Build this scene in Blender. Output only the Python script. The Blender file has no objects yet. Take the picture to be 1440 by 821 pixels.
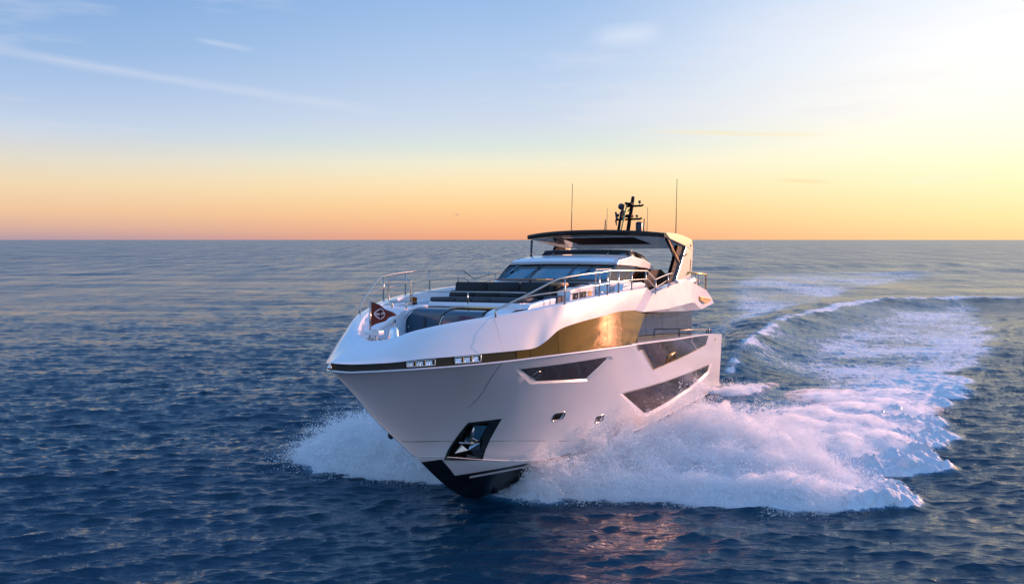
import bpy, bmesh, math, random
import numpy as np
from mathutils import Matrix, Vector
R = math.radians
rng = np.random.default_rng(7)
random.seed(7)
sc = bpy.context.scene
col = sc.collection

# ---------------------------------------------------------------- camera
cam_d = bpy.data.cameras.new('camera')
cam_d.lens = 29.1; cam_d.sensor_width = 36.0
cam_d.clip_start = 0.1; cam_d.clip_end = 60000
cam = bpy.data.objects.new('camera', cam_d); col.objects.link(cam)
cam.location = (0, 0, 8.37); cam.rotation_euler = (R(90 - 3.613), 0, 0)
sc.camera = cam

# ---------------------------------------------------------------- sky, sun, exposure
SUN_AZ, SUN_EL = 55.0, 9.0
w = bpy.data.worlds.new("World"); sc.world = w; w.use_nodes = True
def srgb(c):
    return tuple((x/255/12.92 if x/255 <= .04045 else ((x/255+.055)/1.055)**2.4) for x in c)
def build_world():
    nt = w.node_tree; nt.nodes.clear(); N = nt.nodes.new; L = nt.links.new
    def M(op, a, b=None, c=None, clamp=False):
        n = N('ShaderNodeMath'); n.operation = op; n.use_clamp = clamp
        for i, v in enumerate((a, b, c)):
            if v is None: continue
            if isinstance(v, (int, float)): n.inputs[i].default_value = v
            else: L(v, n.inputs[i])
        return n.outputs[0]
    def mix(f, a, b):
        n = N('ShaderNodeMix'); n.data_type = 'RGBA'
        if isinstance(f, (int, float)): n.inputs[0].default_value = f
        else: L(f, n.inputs[0])
        for s, v in ((6, a), (7, b)):
            if isinstance(v, tuple): n.inputs[s].default_value = (*v, 1)
            else: L(v, n.inputs[s])
        return n.outputs[2]
    tc = N('ShaderNodeTexCoord')
    sep = N('ShaderNodeSeparateXYZ'); L(tc.outputs['Generated'], sep.inputs[0])
    X, Y, Z = sep.outputs
    hl = M('SQRT', M('ADD', M('MULTIPLY', X, X), M('MULTIPLY', Y, Y)))
    hl = M('MAXIMUM', hl, 1e-4)
    sx, sy = math.sin(R(SUN_AZ)), math.cos(R(SUN_AZ))
    cosaz = M('DIVIDE', M('ADD', M('MULTIPLY', X, sx), M('MULTIPLY', Y, sy)), hl)
    az = M('ARCCOSINE', M('MINIMUM', M('MAXIMUM', cosaz, -1.0), 1.0))     # 0 at the sun, pi behind
    zf = M('MAXIMUM', Z, 0.0)
    def ramp(pts):
        n = N('ShaderNodeValToRGB'); n.color_ramp.interpolation = 'EASE' if False else 'LINEAR'
        e = n.color_ramp.elements
        while len(e) > 1: e.remove(e[0])
        for i, (p, c, g) in enumerate(pts):
            k = e[0] if i == 0 else e.new(p)
            k.position = p; k.color = (*[x*g for x in srgb(c)], 1)
        L(zf, n.inputs[0]); return n.outputs[0]
    far = ramp([(0,(176,150,165),1),(.012,(212,172,158),1),(.03,(236,193,156),1),(.058,(238,213,176),1),(.083,(224,216,200),1),
                (.118,(193,207,228),1),(.16,(168,193,228),1),(.2,(147,180,222),1),(.29,(112,158,214),1),(.5,(100,158,228),1.15),(1,(84,146,220),1.3)])
    mid = ramp([(0,(237,163,128),1),(.015,(246,182,136),1),(.04,(251,207,150),1),(.067,(250,226,180),1),(.09,(240,233,206),1),
                (.11,(217,226,219),1),(.14,(204,215,232),1),(.2,(180,203,234),1),(.29,(146,182,228),1),(.5,(100,158,228),1.15),(1,(84,146,220),1.3)])
    near = ramp([(0,(253,206,150),1),(.022,(255,220,160),1.05),(.058,(255,236,188),1.05),(.1,(255,245,216),1.06),(.15,(255,250,238),1.06),
                 (.22,(250,250,252),1.02),(.29,(226,238,252),1.0),(.5,(140,190,238),1.15),(1,(84,146,220),1.3)])
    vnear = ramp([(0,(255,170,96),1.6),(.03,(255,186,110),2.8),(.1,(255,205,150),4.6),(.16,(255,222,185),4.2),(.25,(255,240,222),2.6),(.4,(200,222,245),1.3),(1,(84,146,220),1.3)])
    back = ramp([(0,(160,172,205),1.05),(.04,(178,190,220),1.1),(.1,(172,198,232),1.2),(.2,(155,194,238),1.25),(.4,(130,178,235),1.3),(1,(84,146,220),1.3)])
    def band(a, b):   # 0 at a deg from sun -> 1 at b deg
        n = N('ShaderNodeMapRange'); n.clamp = True; n.interpolation_type = 'SMOOTHSTEP'
        L(az, n.inputs[0]); n.inputs[1].default_value = R(a); n.inputs[2].default_value = R(b)
        return n.outputs[0]
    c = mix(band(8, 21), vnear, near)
    c = mix(band(21, 56), c, mid)
    c = mix(band(53, 89), c, far)
    c = mix(band(94, 150), c, back)
    # a physical sky underneath everything, at the strength of late evening
    sky = N('ShaderNodeTexSky'); sky.sky_type = 'NISHITA'; sky.sun_disc = False
    sky.sun_elevation = R(SUN_EL); sky.sun_rotation = R(SUN_AZ)
    sk = N('ShaderNodeVectorMath'); sk.operation = 'SCALE'; L(sky.outputs[0], sk.inputs[0]); sk.inputs['Scale'].default_value = 0.006
    ad = N('ShaderNodeVectorMath'); ad.operation = 'ADD'; L(c, ad.inputs[0]); L(sk.outputs[0], ad.inputs[1])
    c = ad.outputs[0]
    # high thin cloud: a long contrail on a great circle and a few wisps
    def streak(d0, d1, width, a0, a1, seed, amount, c, tint):
        d0 = Vector(d0); d1 = Vector(d1); n = d0.cross(d1).normalized(); t = (d1-d0).normalized(); mid_ = (d0+d1).normalized()
        def dot(v):
            q = N('ShaderNodeVectorMath'); q.operation = 'DOT_PRODUCT'; L(tc.outputs['Generated'], q.inputs[0]); q.inputs[1].default_value = v; return q.outputs['Value']
        noi = N('ShaderNodeTexNoise'); noi.inputs['Scale'].default_value = 9; noi.inputs['Detail'].default_value = 5
        mp = N('ShaderNodeMapping'); L(tc.outputs['Generated'], mp.inputs[0]); mp.inputs[1].default_value = (seed, 0, 0); mp.inputs[3].default_value = (1, 1, 3)
        L(mp.outputs[0], noi.inputs[0])
        wob = M('MULTIPLY', M('SUBTRACT', noi.outputs[0], .5), width*1.2)
        dd = M('ABSOLUTE', M('ADD', dot(n), wob))
        across = M('SUBTRACT', 1.0, M('DIVIDE', dd, width), clamp=True)
        along = M('ABSOLUTE', M('SUBTRACT', dot(t), t.dot(mid_)))
        half = (d1-d0).length/2
        mr = N('ShaderNodeMapRange'); mr.interpolation_type = 'SMOOTHSTEP'; L(along, mr.inputs[0])
        mr.inputs[1].default_value = half*a1; mr.inputs[2].default_value = half*a0; mr.inputs[3].default_value = 0; mr.inputs[4].default_value = 1
        f = M('MULTIPLY', M('MULTIPLY', across, mr.outputs[0]), M('MULTIPLY', noi.outputs[0], amount*1.6), clamp=True)
        return mix(f, c, tint)
    c = streak((-.53,.826,.188), (-.141,.979,.147), 0.0075, .5, 1.2, 3.1, .42, c, srgb((225,228,240)))
    c = streak((-.345,.913,.217), (-.284,.935,.210), .004, .3, 1.2, 5.1, .45, c, srgb((228,232,244)))
    c = streak((.09,.968,.228), (.17,.955,.232), .016, .2, 1.3, 8.3, .42, c, srgb((240,243,250)))
    c = streak((.16,.979,.126), (.36,.925,.115), .0035, .2, 1.2, 9.3, .8, c, srgb((255,232,180)))
    c = streak((.30,.951,.068), (.36,.930,.064), .003, .2, 1.2, 2.3, .5, c, srgb((246,200,150)))
    c = streak((.40,.914,.060), (.50,.864,.068), .006, .2, 1.2, 6.6, .6, c, srgb((255,245,215)))
    # soft broad cirrus mottling
    noi = N('ShaderNodeTexNoise'); noi.inputs['Scale'].default_value = 3.2; noi.inputs['Detail'].default_value = 7; noi.inputs['Roughness'].default_value = .6
    mp = N('ShaderNodeMapping'); L(tc.outputs['Generated'], mp.inputs[0]); mp.inputs[2].default_value = (0, R(9), 0); mp.inputs[3].default_value = (.8, .8, 6.5)
    L(mp.outputs[0], noi.inputs[0])
    mr = N('ShaderNodeMapRange'); L(noi.outputs[0], mr.inputs[0]); mr.inputs[1].default_value = .5; mr.inputs[2].default_value = .8; mr.inputs[3].default_value = 0; mr.inputs[4].default_value = .6
    hz = N('ShaderNodeMapRange'); hz.interpolation_type = 'SMOOTHSTEP'; L(zf, hz.inputs[0]); hz.inputs[1].default_value = .07; hz.inputs[2].default_value = .15
    c = mix(M('MULTIPLY', mr.outputs[0], hz.outputs[0]), c, srgb((236,234,240)))
    bg = N('ShaderNodeBackground'); bg.inputs[1].default_value = .86; L(c, bg.inputs[0])
    out = N('ShaderNodeOutputWorld'); L(bg.outputs[0], out.inputs[0])
build_world()
sd = bpy.data.lights.new('sun', 'SUN'); sd.energy = 5.0; sd.angle = R(0.6); sd.color = (1.0, .45, .32)
sun = bpy.data.objects.new('sun', sd); col.objects.link(sun)
_sdir = Vector((math.sin(R(SUN_AZ))*math.cos(R(SUN_EL)), math.cos(R(SUN_AZ))*math.cos(R(SUN_EL)), math.sin(R(SUN_EL))))
sun.rotation_euler = (-_sdir).to_track_quat('-Z', 'Y').to_euler()
sc.view_settings.view_transform = 'Standard'; sc.view_settings.look = 'None'
sc.view_settings.exposure = 0.25; sc.view_settings.gamma = 1.0; sc.view_settings.use_curve_mapping = False

sc.cycles.sample_clamp_indirect = 3.0; sc.cycles.max_bounces = 24; sc.cycles.diffuse_bounces = 10; sc.cycles.glossy_bounces = 6; sc.cycles.transparent_max_bounces = 16; sc.cycles.volume_bounces = 14

# ---------------------------------------------------------------- materials
MATS = {}
def mat(name, base=(.5,.5,.5), rough=.5, metal=0.0, ior=1.5, coat=0.0, spec=None, noise=None, trans=0.0, bump=None, emit=None):
    m = bpy.data.materials.new(name); m.use_nodes = True; nt = m.node_tree
    b = nt.nodes['Principled BSDF']
    b.inputs['Base Color'].default_value = (*base, 1); b.inputs['Roughness'].default_value = rough
    b.inputs['Metallic'].default_value = metal; b.inputs['IOR'].default_value = ior
    b.inputs['Coat Weight'].default_value = coat; b.inputs['Coat Roughness'].default_value = .04
    b.inputs['Transmission Weight'].default_value = trans
    if noise:      # (scale, amount): slight variation of colour and gloss
        tc = nt.nodes.new('ShaderNodeTexCoord'); n = nt.nodes.new('ShaderNodeTexNoise')
        n.inputs['Scale'].default_value = noise[0]; n.inputs['Detail'].default_value = 6
        nt.links.new(tc.outputs['Object'], n.inputs[0])
        mx = nt.nodes.new('ShaderNodeMix'); mx.data_type = 'RGBA'
        mx.inputs[6].default_value = (*[c*(1-noise[1]) for c in base], 1); mx.inputs[7].default_value = (*[min(1, c*(1+noise[1])) for c in base], 1)
        nt.links.new(n.outputs[0], mx.inputs[0]); nt.links.new(mx.outputs[2], b.inputs['Base Color'])
        mr = nt.nodes.new('ShaderNodeMapRange'); mr.inputs[3].default_value = rough*.75; mr.inputs[4].default_value = min(1, rough*1.3)
        nt.links.new(n.outputs[0], mr.inputs[0]); nt.links.new(mr.outputs[0], b.inputs['Roughness'])
    if bump:       # (scale, strength, distance)
        tc = nt.nodes.new('ShaderNodeTexCoord'); n = nt.nodes.new('ShaderNodeTexNoise'); n.inputs['Scale'].default_value = bump[0]; n.inputs['Detail'].default_value = 3
        nt.links.new(tc.outputs['Object'], n.inputs[0]); bp = nt.nodes.new('ShaderNodeBump'); bp.inputs['Strength'].default_value = bump[1]; bp.inputs['Distance'].default_value = bump[2]
        nt.links.new(n.outputs[0], bp.inputs['Height']); nt.links.new(bp.outputs[0], b.inputs['Normal'])
    MATS[name] = m; return m
gel = mat('white_gelcoat', (.76,.765,.785), .32, coat=.6, noise=(1.3,.025), bump=(.9,.12,.02))
gelin = mat('white_gelcoat_inner', (.72,.73,.76), .45, noise=(3,.03))
deckm = mat('pale_nonskid_deck', (.62,.64,.68), .65, noise=(14,.05))
blk = mat('gloss_black', (.012,.012,.014), .08, coat=1.0)
mblk = mat('matt_black', (.010,.010,.012), .75, ior=1.2)
carbon = mat('black_brown_gloss', (.02,.014,.011), .14, ior=1.35, noise=(3,.3))
bronze = mat('bronze_mirror_glass', (.17,.095,.02), .05, metal=.7, ior=1.7, bump=(.6,.25,.03))
dglass = mat('dark_tinted_glass', (.028,.013,.008), .07, ior=1.45)
bglass = mat('blue_tinted_glass', (.02,.045,.085), .04, metal=.12, ior=1.33, bump=(.7,.3,.04))
smoke = mat('smoked_deflector_glass', (.035,.033,.036), .07, ior=1.9)
steel = mat('polished_steel', (.46,.43,.40), .2, metal=1.0)
chrome = mat('chrome', (.8,.8,.8), .06, metal=1.0)
fabric = mat('charcoal_fabric', (.016,.017,.02), .85, noise=(30,.25), bump=(60,.2,.01))
fabric2 = mat('grey_fabric', (.055,.058,.068), .8, noise=(30,.2), bump=(8,.4,.03))
teak = mat('varnished_teak', (.20,.075,.03), .22, coat=.8, noise=(10,.35))
silver = mat('silver_paint', (.70,.66,.58), .22, metal=.65, coat=.5)
pblk = mat('flat_black_panel', (.006,.006,.008), .35, ior=1.12)
orange = mat('tan_leather', (.42,.2,.08), .5, noise=(20,.1))
flagred = mat('dark_red_cloth', (.16,.022,.012), .8, noise=(18,.35))
flagw = mat('white_cloth', (.75,.55,.52), .8)
navy = mat('navy_cloth', (.02,.02,.05), .8)
gun = mat('gunmetal_plastic', (.03,.032,.045), .3)
gold = mat('gold_plate_and_sunlit', (.75,.45,.15), .25, metal=1.0)  # also stands for sunlight on table end, shelf, mast brace and port rail
ansteel = mat('anchor_steel', (.55,.54,.55), .22, metal=1.0)
lens = mat('clear_lamp_lens', (.9,.9,.92), .03, metal=.9)
soffit = mat('grey_gloss_soffit', (.20,.24,.30), .10, metal=.55)

for _m in (dglass, bglass): _m.node_tree.nodes['Principled BSDF'].inputs['Specular IOR Level'].default_value = .22

# hull paint: white topsides, black boot stripe and antifouling with a thin white line, set out in the hull's own coordinates
def hull_mat():
    m = bpy.data.materials.new('hull_paint'); m.use_nodes = True; nt = m.node_tree; b = nt.nodes['Principled BSDF']; N = nt.nodes.new; L = nt.links.new
    def M(op, a, c=None, clamp=False):
        n = N('ShaderNodeMath'); n.operation = op; n.use_clamp = clamp
        for i, v in enumerate((a, c)):
            if v is None: continue
            if isinstance(v, (int, float)): n.inputs[i].default_value = v
            else: L(v, n.inputs[i])
        return n.outputs[0]
    tc = N('ShaderNodeTexCoord'); s = N('ShaderNodeSeparateXYZ'); L(tc.outputs['Object'], s.inputs[0]); X, Y, Z = s.outputs
    below = M('LESS_THAN', Z, -.02)
    # the wedge that climbs the stem
    wedge = M('MULTIPLY', M('GREATER_THAN', M('SUBTRACT', X, M('MULTIPLY', Z, 1.27)), 25.10), M('LESS_THAN', Z, .62))
    black = M('MAXIMUM', below, wedge)
    line = M('MULTIPLY', M('MULTIPLY', M('GREATER_THAN', Z, -.20), M('LESS_THAN', Z, -.125)), M('LESS_THAN', X, 24.5))
    black = M('MULTIPLY', black, M('SUBTRACT', 1.0, line))
    no = N('ShaderNodeTexNoise'); no.inputs['Scale'].default_value = .8; no.inputs['Detail'].default_value = 6; L(tc.outputs['Object'], no.inputs[0])
    wm = N('ShaderNodeMix'); wm.data_type = 'RGBA'; L(no.outputs[0], wm.inputs[0]); wm.inputs[6].default_value = (.70,.70,.72,1); wm.inputs[7].default_value = (.76,.76,.775,1)
    mx = N('ShaderNodeMix'); mx.data_type = 'RGBA'; L(black, mx.inputs[0]); L(wm.outputs[2], mx.inputs[6]); mx.inputs[7].default_value = (.006,.006,.008,1)
    # two moulded joint lines along the topsides
    L(mx.outputs[2], b.inputs['Base Color'])
    b.inputs['Roughness'].default_value = .3; b.inputs['Coat Weight'].default_value = .6; b.inputs['Coat Roughness'].default_value = .05
    bp = N('ShaderNodeBump'); bp.inputs['Strength'].default_value = .12; bp.inputs['Distance'].default_value = .02
    n2 = N('ShaderNodeTexNoise'); n2.inputs['Scale'].default_value = .7; L(tc.outputs['Object'], n2.inputs[0]); L(n2.outputs[0], bp.inputs['Height']); L(bp.outputs[0], b.inputs['Normal'])
    return m
hullm = hull_mat()

# ---------------------------------------------------------------- helpers
def mesh(name, verts, faces, m=None, parent=None, smooth=False, bevel=0.0, autosmooth=None, recalc=False):
    me = bpy.data.meshes.new(name); me.from_pydata([tuple(map(float, v)) for v in verts], [], faces); me.validate()
    if recalc:
        b = bmesh.new(); b.from_mesh(me); bmesh.ops.remove_doubles(b, verts=b.verts, dist=1e-4); bmesh.ops.recalc_face_normals(b, faces=b.faces); b.to_mesh(me); b.free()
    o = bpy.data.objects.new(name, me); col.objects.link(o)
    if m: me.materials.append(m)
    if parent: o.parent = parent
    if smooth:
        me.polygons.foreach_set('use_smooth', [True]*len(me.polygons))
    if bevel:
        b = bmesh.new(); b.from_mesh(me)
        bmesh.ops.bevel(b, geom=[e for e in b.edges if len(e.link_faces) == 2 and e.calc_face_angle(0) > .5], offset=bevel, segments=2, affect='EDGES', profile=.6)
        b.to_mesh(me); b.free()
    return o
class MB:
    def __init__(s): s.v = []; s.f = []
    def add(s, v, f):
        k = len(s.v); s.v += [tuple(p) for p in v]; s.f += [tuple(i+k for i in q) for q in f]; return s
    def box(s, x0, x1, y0, y1, z0, z1):
        return s.add([(x, y, z) for x in (x0, x1) for y in (y0, y1) for z in (z0, z1)],
                     [(0,1,3,2),(4,6,7,5),(0,4,5,1),(2,3,7,6),(0,2,6,4),(1,5,7,3)])
    def tube(s, pts, r, n=8, closed=False, r1=None):
        pts = [Vector(p) for p in pts]; N = len(pts); V = []; F = []
        up = None
        for i, p in enumerate(pts):
            if closed: t = (pts[(i+1) % N]-pts[i-1]).normalized()
            else: t = (pts[min(i+1, N-1)]-pts[max(i-1, 0)]).normalized()
            if up is None:
                a = Vector((0,0,1)) if abs(t.z) < .9 else Vector((1,0,0)); up = (a-t*a.dot(t)).normalized()
            else: up = (up-t*up.dot(t)).normalized()
            sd_ = t.cross(up); rr = r if r1 is None else r+(r1-r)*i/(N-1)
            for k in range(n):
                an = 2*math.pi*k/n; V.append(p+up*math.cos(an)*rr+sd_*math.sin(an)*rr)
        for i in range(N if closed else N-1):
            for k in range(n):
                a, b = i*n+k, i*n+(k+1) % n; c, d = ((i+1) % N)*n+(k+1) % n, ((i+1) % N)*n+k
                F.append((a, b, c, d))
        if not closed: F.append(tuple(range(n))[::-1]); F.append(tuple(range((N-1)*n, N*n)))
        return s.add(V, F)
    def lathe(s, prof, o=(0,0,0), n=20, axis='z'):
        V = []; F = []
        for r_, h in prof:
            for k in range(n):
                a = 2*math.pi*k/n; c = (r_*math.cos(a), r_*math.sin(a), h)
                if axis == 'y': c = (c[0], c[2], c[1])
                if axis == 'x': c = (c[2], c[0], c[1])
                V.append((c[0]+o[0], c[1]+o[1], c[2]+o[2]))
        m_ = len(prof)
        for i in range(m_-1):
            for k in range(n): F.append((i*n+k, i*n+(k+1) % n, (i+1)*n+(k+1) % n, (i+1)*n+k))
        F.append(tuple(range(n))[::-1]); F.append(tuple(range((m_-1)*n, m_*n)))
        return s.add(V, F)
    def build(s, name, m, parent=None, **k): return mesh(name, s.v, s.f, m, parent, **k)
def herm(tab):
    X = np.array([t[0] for t in tab], float); Yv = np.array([t[1] for t in tab], float); m_ = np.gradient(Yv, X)
    def g(x):
        if x <= X[0]: return float(Yv[0])
        if x >= X[-1]: return float(Yv[-1])
        i = int(np.searchsorted(X, x))-1; h = X[i+1]-X[i]; t = (x-X[i])/h
        return float((2*t**3-3*t*t+1)*Yv[i]+(t**3-2*t*t+t)*h*m_[i]+(-2*t**3+3*t*t)*Yv[i+1]+(t**3-t*t)*h*m_[i+1])
    return g
def smoothline(pts, sub=6, closed=False):
    P = [Vector(p) for p in pts]; out = []; n = len(P)
    for i in range(n if closed else n-1):
        p0 = P[(i-1) % n] if closed or i > 0 else P[0]*2-P[1]
        p1, p2 = P[i], P[(i+1) % n]; p3 = P[(i+2) % n] if closed or i+2 < n else P[-1]*2-P[-2]
        for k in range(sub):
            t = k/sub; out.append(.5*((2*p1)+(p2-p0)*t+(2*p0-5*p1+4*p2-p3)*t*t+(3*p1-p0-3*p2+p3)*t**3))
    if not closed: out.append(P[-1])
    return out
def mirror(o, name=None):
    me = o.data.copy(); me.transform(Matrix.Scale(-1, 4, (0,1,0))); me.flip_normals()
    c = bpy.data.objects.new(name or o.name.split('.')[0], me); col.objects.link(c); c.parent = o.parent; return c
def tag(o, label=None, cat=None, group=None, kind=None):
    if label: o['label'] = label
    if cat: o['category'] = cat
    if group: o['group'] = group
    if kind: o['kind'] = kind
    return o
def slab(name, poly, axis, a, b, m, parent, bevel=0.0, smooth=False):
    """polygon given in the two other axes, extruded along `axis` from a to b"""
    def P(p, t):
        if axis == 'y': return (p[0], t, p[1])
        if axis == 'z': return (p[0], p[1], t)
        return (t, p[0], p[1])
    n = len(poly); V = [P(p, a) for p in poly]+[P(p, b) for p in poly]
    F = [tuple(range(n)), tuple(range(n, 2*n))[::-1]]+[(i, (i+1) % n, n+(i+1) % n, n+i) for i in range(n)]
    return mesh(name, V, F, m, parent, recalc=True, bevel=bevel, smooth=smooth)

# ================================================================ the motor yacht (x forward, y to port, z up from the painted waterline)
yacht = bpy.data.objects.new('motor_yacht', None); col.objects.link(yacht)
_h, _t, _l = .4425, .0521, .0135
R0 = Matrix(((-math.sin(_h), math.cos(_h), 0), (-math.cos(_h), -math.sin(_h), 0), (0, 0, 1)))
RT = Matrix(((math.cos(_t), 0, -math.sin(_t)), (0, 1, 0), (math.sin(_t), 0, math.cos(_t))))
RL = Matrix(((1, 0, 0), (0, math.cos(_l), -math.sin(_l)), (0, math.sin(_l), math.cos(_l))))
BOAT = Matrix.Translation((8.72, 47.11, .052)) @ (R0 @ RT @ RL).to_4x4()
yacht.matrix_world = BOAT
tag(yacht, 'large white motor yacht with black hardtop speeding through the sea', 'motor yacht')

gK = herm([(0,3.25),(2,3.4),(5,3.6),(10,3.8),(15,3.9),(19,3.88),(21,3.75),(23,3.5),(25,3.06),(27,2.36),(28.5,1.58),(29.5,.94),(30.2,.42),(30.5,.18),(30.63,0.)])
gT = herm([(0,3.5),(4,3.63),(8,3.78),(12,3.85),(17.5,3.84),(20,3.72),(22,3.5),(23.66,3.24),(25,2.8),(26.3,2.27),(27.5,1.65),(28.3,1.1),(28.8,.6),(29.,0)])
gC = herm([(0,3.1),(8,3.25),(14,3.05),(18,2.6),(21,2.0),(23,1.45),(25,.75),(26.7,0)])
zC = herm([(0,-.1),(5,.12),(10,.13),(18,.0),(22.4,.04),(24.6,.41),(25.8,.66),(26.7,.8)])
zK = herm([(0,3.0),(1.9,3.1),(5,3.28),(12.8,3.5),(18.7,3.65),(25,3.67),(27.3,3.61),(29,3.578),(30,3.572),(30.4,3.58),(30.63,3.62)])
stem = herm([(0,-1.15),(15,-1.45),(21,-1.5),(22.4,-1.4),(23.2,-1.2),(24,-.93),(24.46,-.7),(25.34,-.18),(26.67,.744),(27.66,1.415),(28.85,2.24),(29.6,2.86),(30.4,3.45),(30.63,3.6)])
def hullY(x, z):
    if x < 26.7: yc, zc = gC(x), zC(x)
    else: yc, zc = 0., min(stem(x), zK(x)-.02)
    t = max(0, min(1.1, (z-zc)/max(zK(x)-zc, .02)))
    p = .75+.65*max(0, min(1, (x-12)/14))
    return yc+(gK(x)-yc)*t**p

# ---- hull
def build_hull():
    xs = list(np.linspace(0, 26, 66))+list(np.linspace(26.3, 29.5, 16))+[29.7,29.9,30.05,30.2,30.3,30.4,30.48,30.55,30.59,30.615,30.63]
    NB, NT = 5, 14; V = []; F = []; rows = []
    for x in xs:
        r_ = []
        zc = zC(x) if x < 26.7 else min(stem(x), zK(x)-.02); yc = gC(x) if x < 26.7 else 0.
        zk = min(stem(x), zc)
        for i in range(NB):
            t = i/NB; yy = yc*t; zz = zk+(zc-zk)*(t**1.25 if x > 12 else t)
            r_.append((x, yy, zz))
        for i in range(NT+1):
            t = i/NT; zz = zc+(zK(x)-zc)*t; r_.append((x, hullY(x, zz), zz))
        r_.append((x, max(gK(x)-.06, 0), zK(x)-.01)); r_.append((x, 0, zK(x)-.01))
        rows.append(r_)
    n = len(rows[0])
    for s in (1, -1):
        k = len(V)
        for r_ in rows: V += [(p[0], p[1]*s, p[2]) for p in r_]
        for i in range(len(rows)-1):
            for j in range(n-1):
                q = (k+i*n+j, k+(i+1)*n+j, k+(i+1)*n+j+1, k+i*n+j+1)
                F.append(q if s > 0 else q[::-1])
        F.append(tuple(k+j for j in range(n)) if s > 0 else tuple(k+j for j in range(n))[::-1])
    o = mesh('hull', V, F, hullm, yacht, recalc=True)
    b = bmesh.new(); b.from_mesh(o.data); bmesh.ops.dissolve_degenerate(b, edges=b.edges, dist=1e-4); bmesh.ops.recalc_face_normals(b, faces=b.faces); b.to_mesh(o.data); b.free()
    return o
hull = build_hull()
hull.parent = None
yb = lambda x, z, d=0.: (x, hullY(x, z)+d, z)
def inset(poly, c, f): return [(c[0]+(p[0]-c[0])*f, c[1]+(p[1]-c[1])*f) for p in poly]
def dens(poly, n=6):
    out = []
    for i, p in enumerate(poly):
        q = poly[(i+1) % len(poly)]
        out += [(p[0]+(q[0]-p[0])*k/n, p[1]+(q[1]-p[1])*k/n) for k in range(n)]
    return out
CUT = []
def cutter(outer, inner, depth, n=6, out=.10):
    O = dens(outer, n); I = dens(inner, n); m_ = len(O)
    V = [yb(x, z, out) for x, z in O]+[yb(x, z, .0) for x, z in O]+[yb(x, z, -depth) for x, z in I]
    # a taper continues outwards so the bevel meets the surface on the outer outline
    F = [tuple(range(m_))[::-1], tuple(range(2*m_, 3*m_))]
    for a in (0, m_):
        F += [(a+i, a+(i+1) % m_, a+m_+(i+1) % m_, a+m_+i) for i in range(m_)]
    c = mesh('hull_cut', V, F, None, None, recalc=True)
    b = bmesh.new(); b.from_mesh(c.data); bmesh.ops.triangulate(b, faces=[f for f in b.faces if len(f.verts) > 4]); b.to_mesh(c.data); b.free()
    CUT.append(c)
def patch(name, poly, d, m, parent, n=6, thick=.012):
    """thin curved pane following the hull, d metres off its surface"""
    b = bmesh.new(); P = dens(poly, n)
    vs = [b.verts.new((x, 0, z)) for x, z in P]; f = b.faces.new(vs)
    bmesh.ops.triangulate(b, faces=[f], ngon_method='EAR_CLIP')
    for _ in range(2):
        bmesh.ops.subdivide_edges(b, edges=[e for e in b.edges if e.calc_length() > .35], cuts=1, use_grid_fill=False)
    bmesh.ops.triangulate(b, faces=b.faces)
    for v in b.verts: v.co.y = hullY(v.co.x, v.co.z)+d
    ext = bmesh.ops.extrude_face_region(b, geom=list(b.faces))
    for v in [g for g in ext['geom'] if isinstance(g, bmesh.types.BMVert)]: v.co.y -= thick
    bmesh.ops.recalc_face_normals(b, faces=b.faces)
    me = bpy.data.meshes.new(name); b.to_mesh(me); b.free(); me.materials.append(m)
    o = bpy.data.objects.new(name, me); col.objects.link(o); o.parent = parent
    return o
LOW_O = [(18.25,1.83),(14.93,.50),(14.40,.46),(7.46,.85),(3.35,1.24),(3.08,1.72)]
LOW_I = [(17.71,1.75),(14.50,.61),(7.96,.97),(3.89,1.34),(3.55,1.62)]
LOW_I6 = [(17.71,1.75),(14.75,.66),(14.40,.61),(7.96,.97),(3.89,1.34),(3.55,1.62)]
UP_O = [(25.57,3.31),(24.38,2.77),(21.30,2.59),(20.15,3.23),(20.50,3.36)]
UP_I = [(25.32,3.30),(24.09,2.84),(21.40,2.67),(20.62,3.25),(20.66,3.32)]
def rrect(cx, cz, w_, h_, r_, sk=0., n=4):
    out = []
    for (sx_, sz_, a0) in ((1,1,0),(-1,1,90),(-1,-1,180),(1,-1,270)):
        for k in range(n+1):
            a = R(a0+90*k/n); x = cx+sx_*(w_/2-r_)+r_*math.cos(a); z = cz+sz_*(h_/2-r_)+r_*math.sin(a); out.append((x+sk*(z-cz), z))
    return out
PH1 = rrect(21.93, 1.47, .64, .27, .11, .25); PH2 = rrect(19.10, 1.01, .62, .27, .11, .25)
ANC = [(25.61,1.67),(24.56,1.67),(24.53,.43),(25.80,.62)]
ANI = [(25.46,1.60),(24.66,1.60),(24.64,.52),(25.66,.68)]
cutter(LOW_O, LOW_I6, .07); cutter(UP_O, UP_I, .07)
cutter(PH1, inset(PH1, (21.93,1.47), .9), .10, 1); cutter(PH2, inset(PH2, (19.10,1.01), .9), .10, 1)
cutter(ANC, ANI, .45, 4)
for c in CUT:
    md = hull.modifiers.new('cut', 'BOOLEAN'); md.operation = 'DIFFERENCE'; md.solver = 'EXACT'; md.object = c
bpy.context.view_layer.update()
dg = bpy.context.evaluated_depsgraph_get()
me_ = bpy.data.meshes.new_from_object(hull.evaluated_get(dg)); hull.modifiers.clear(); hull.data = me_
for c in CUT: bpy.data.objects.remove(c)
hull.parent = yacht; hull.matrix_world = BOAT; hull.data.polygons.foreach_set('use_smooth', [True]*len(hull.data.polygons))
def autosmooth(o, ang=30):
    b = bmesh.new(); b.from_mesh(o.data)
    for f in b.faces: f.smooth = True
    for e in b.edges:
        if len(e.link_faces) == 2 and e.calc_face_angle(0) > R(ang): e.smooth = False
    b.to_mesh(o.data); b.free()
autosmooth(hull, 24)

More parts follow.
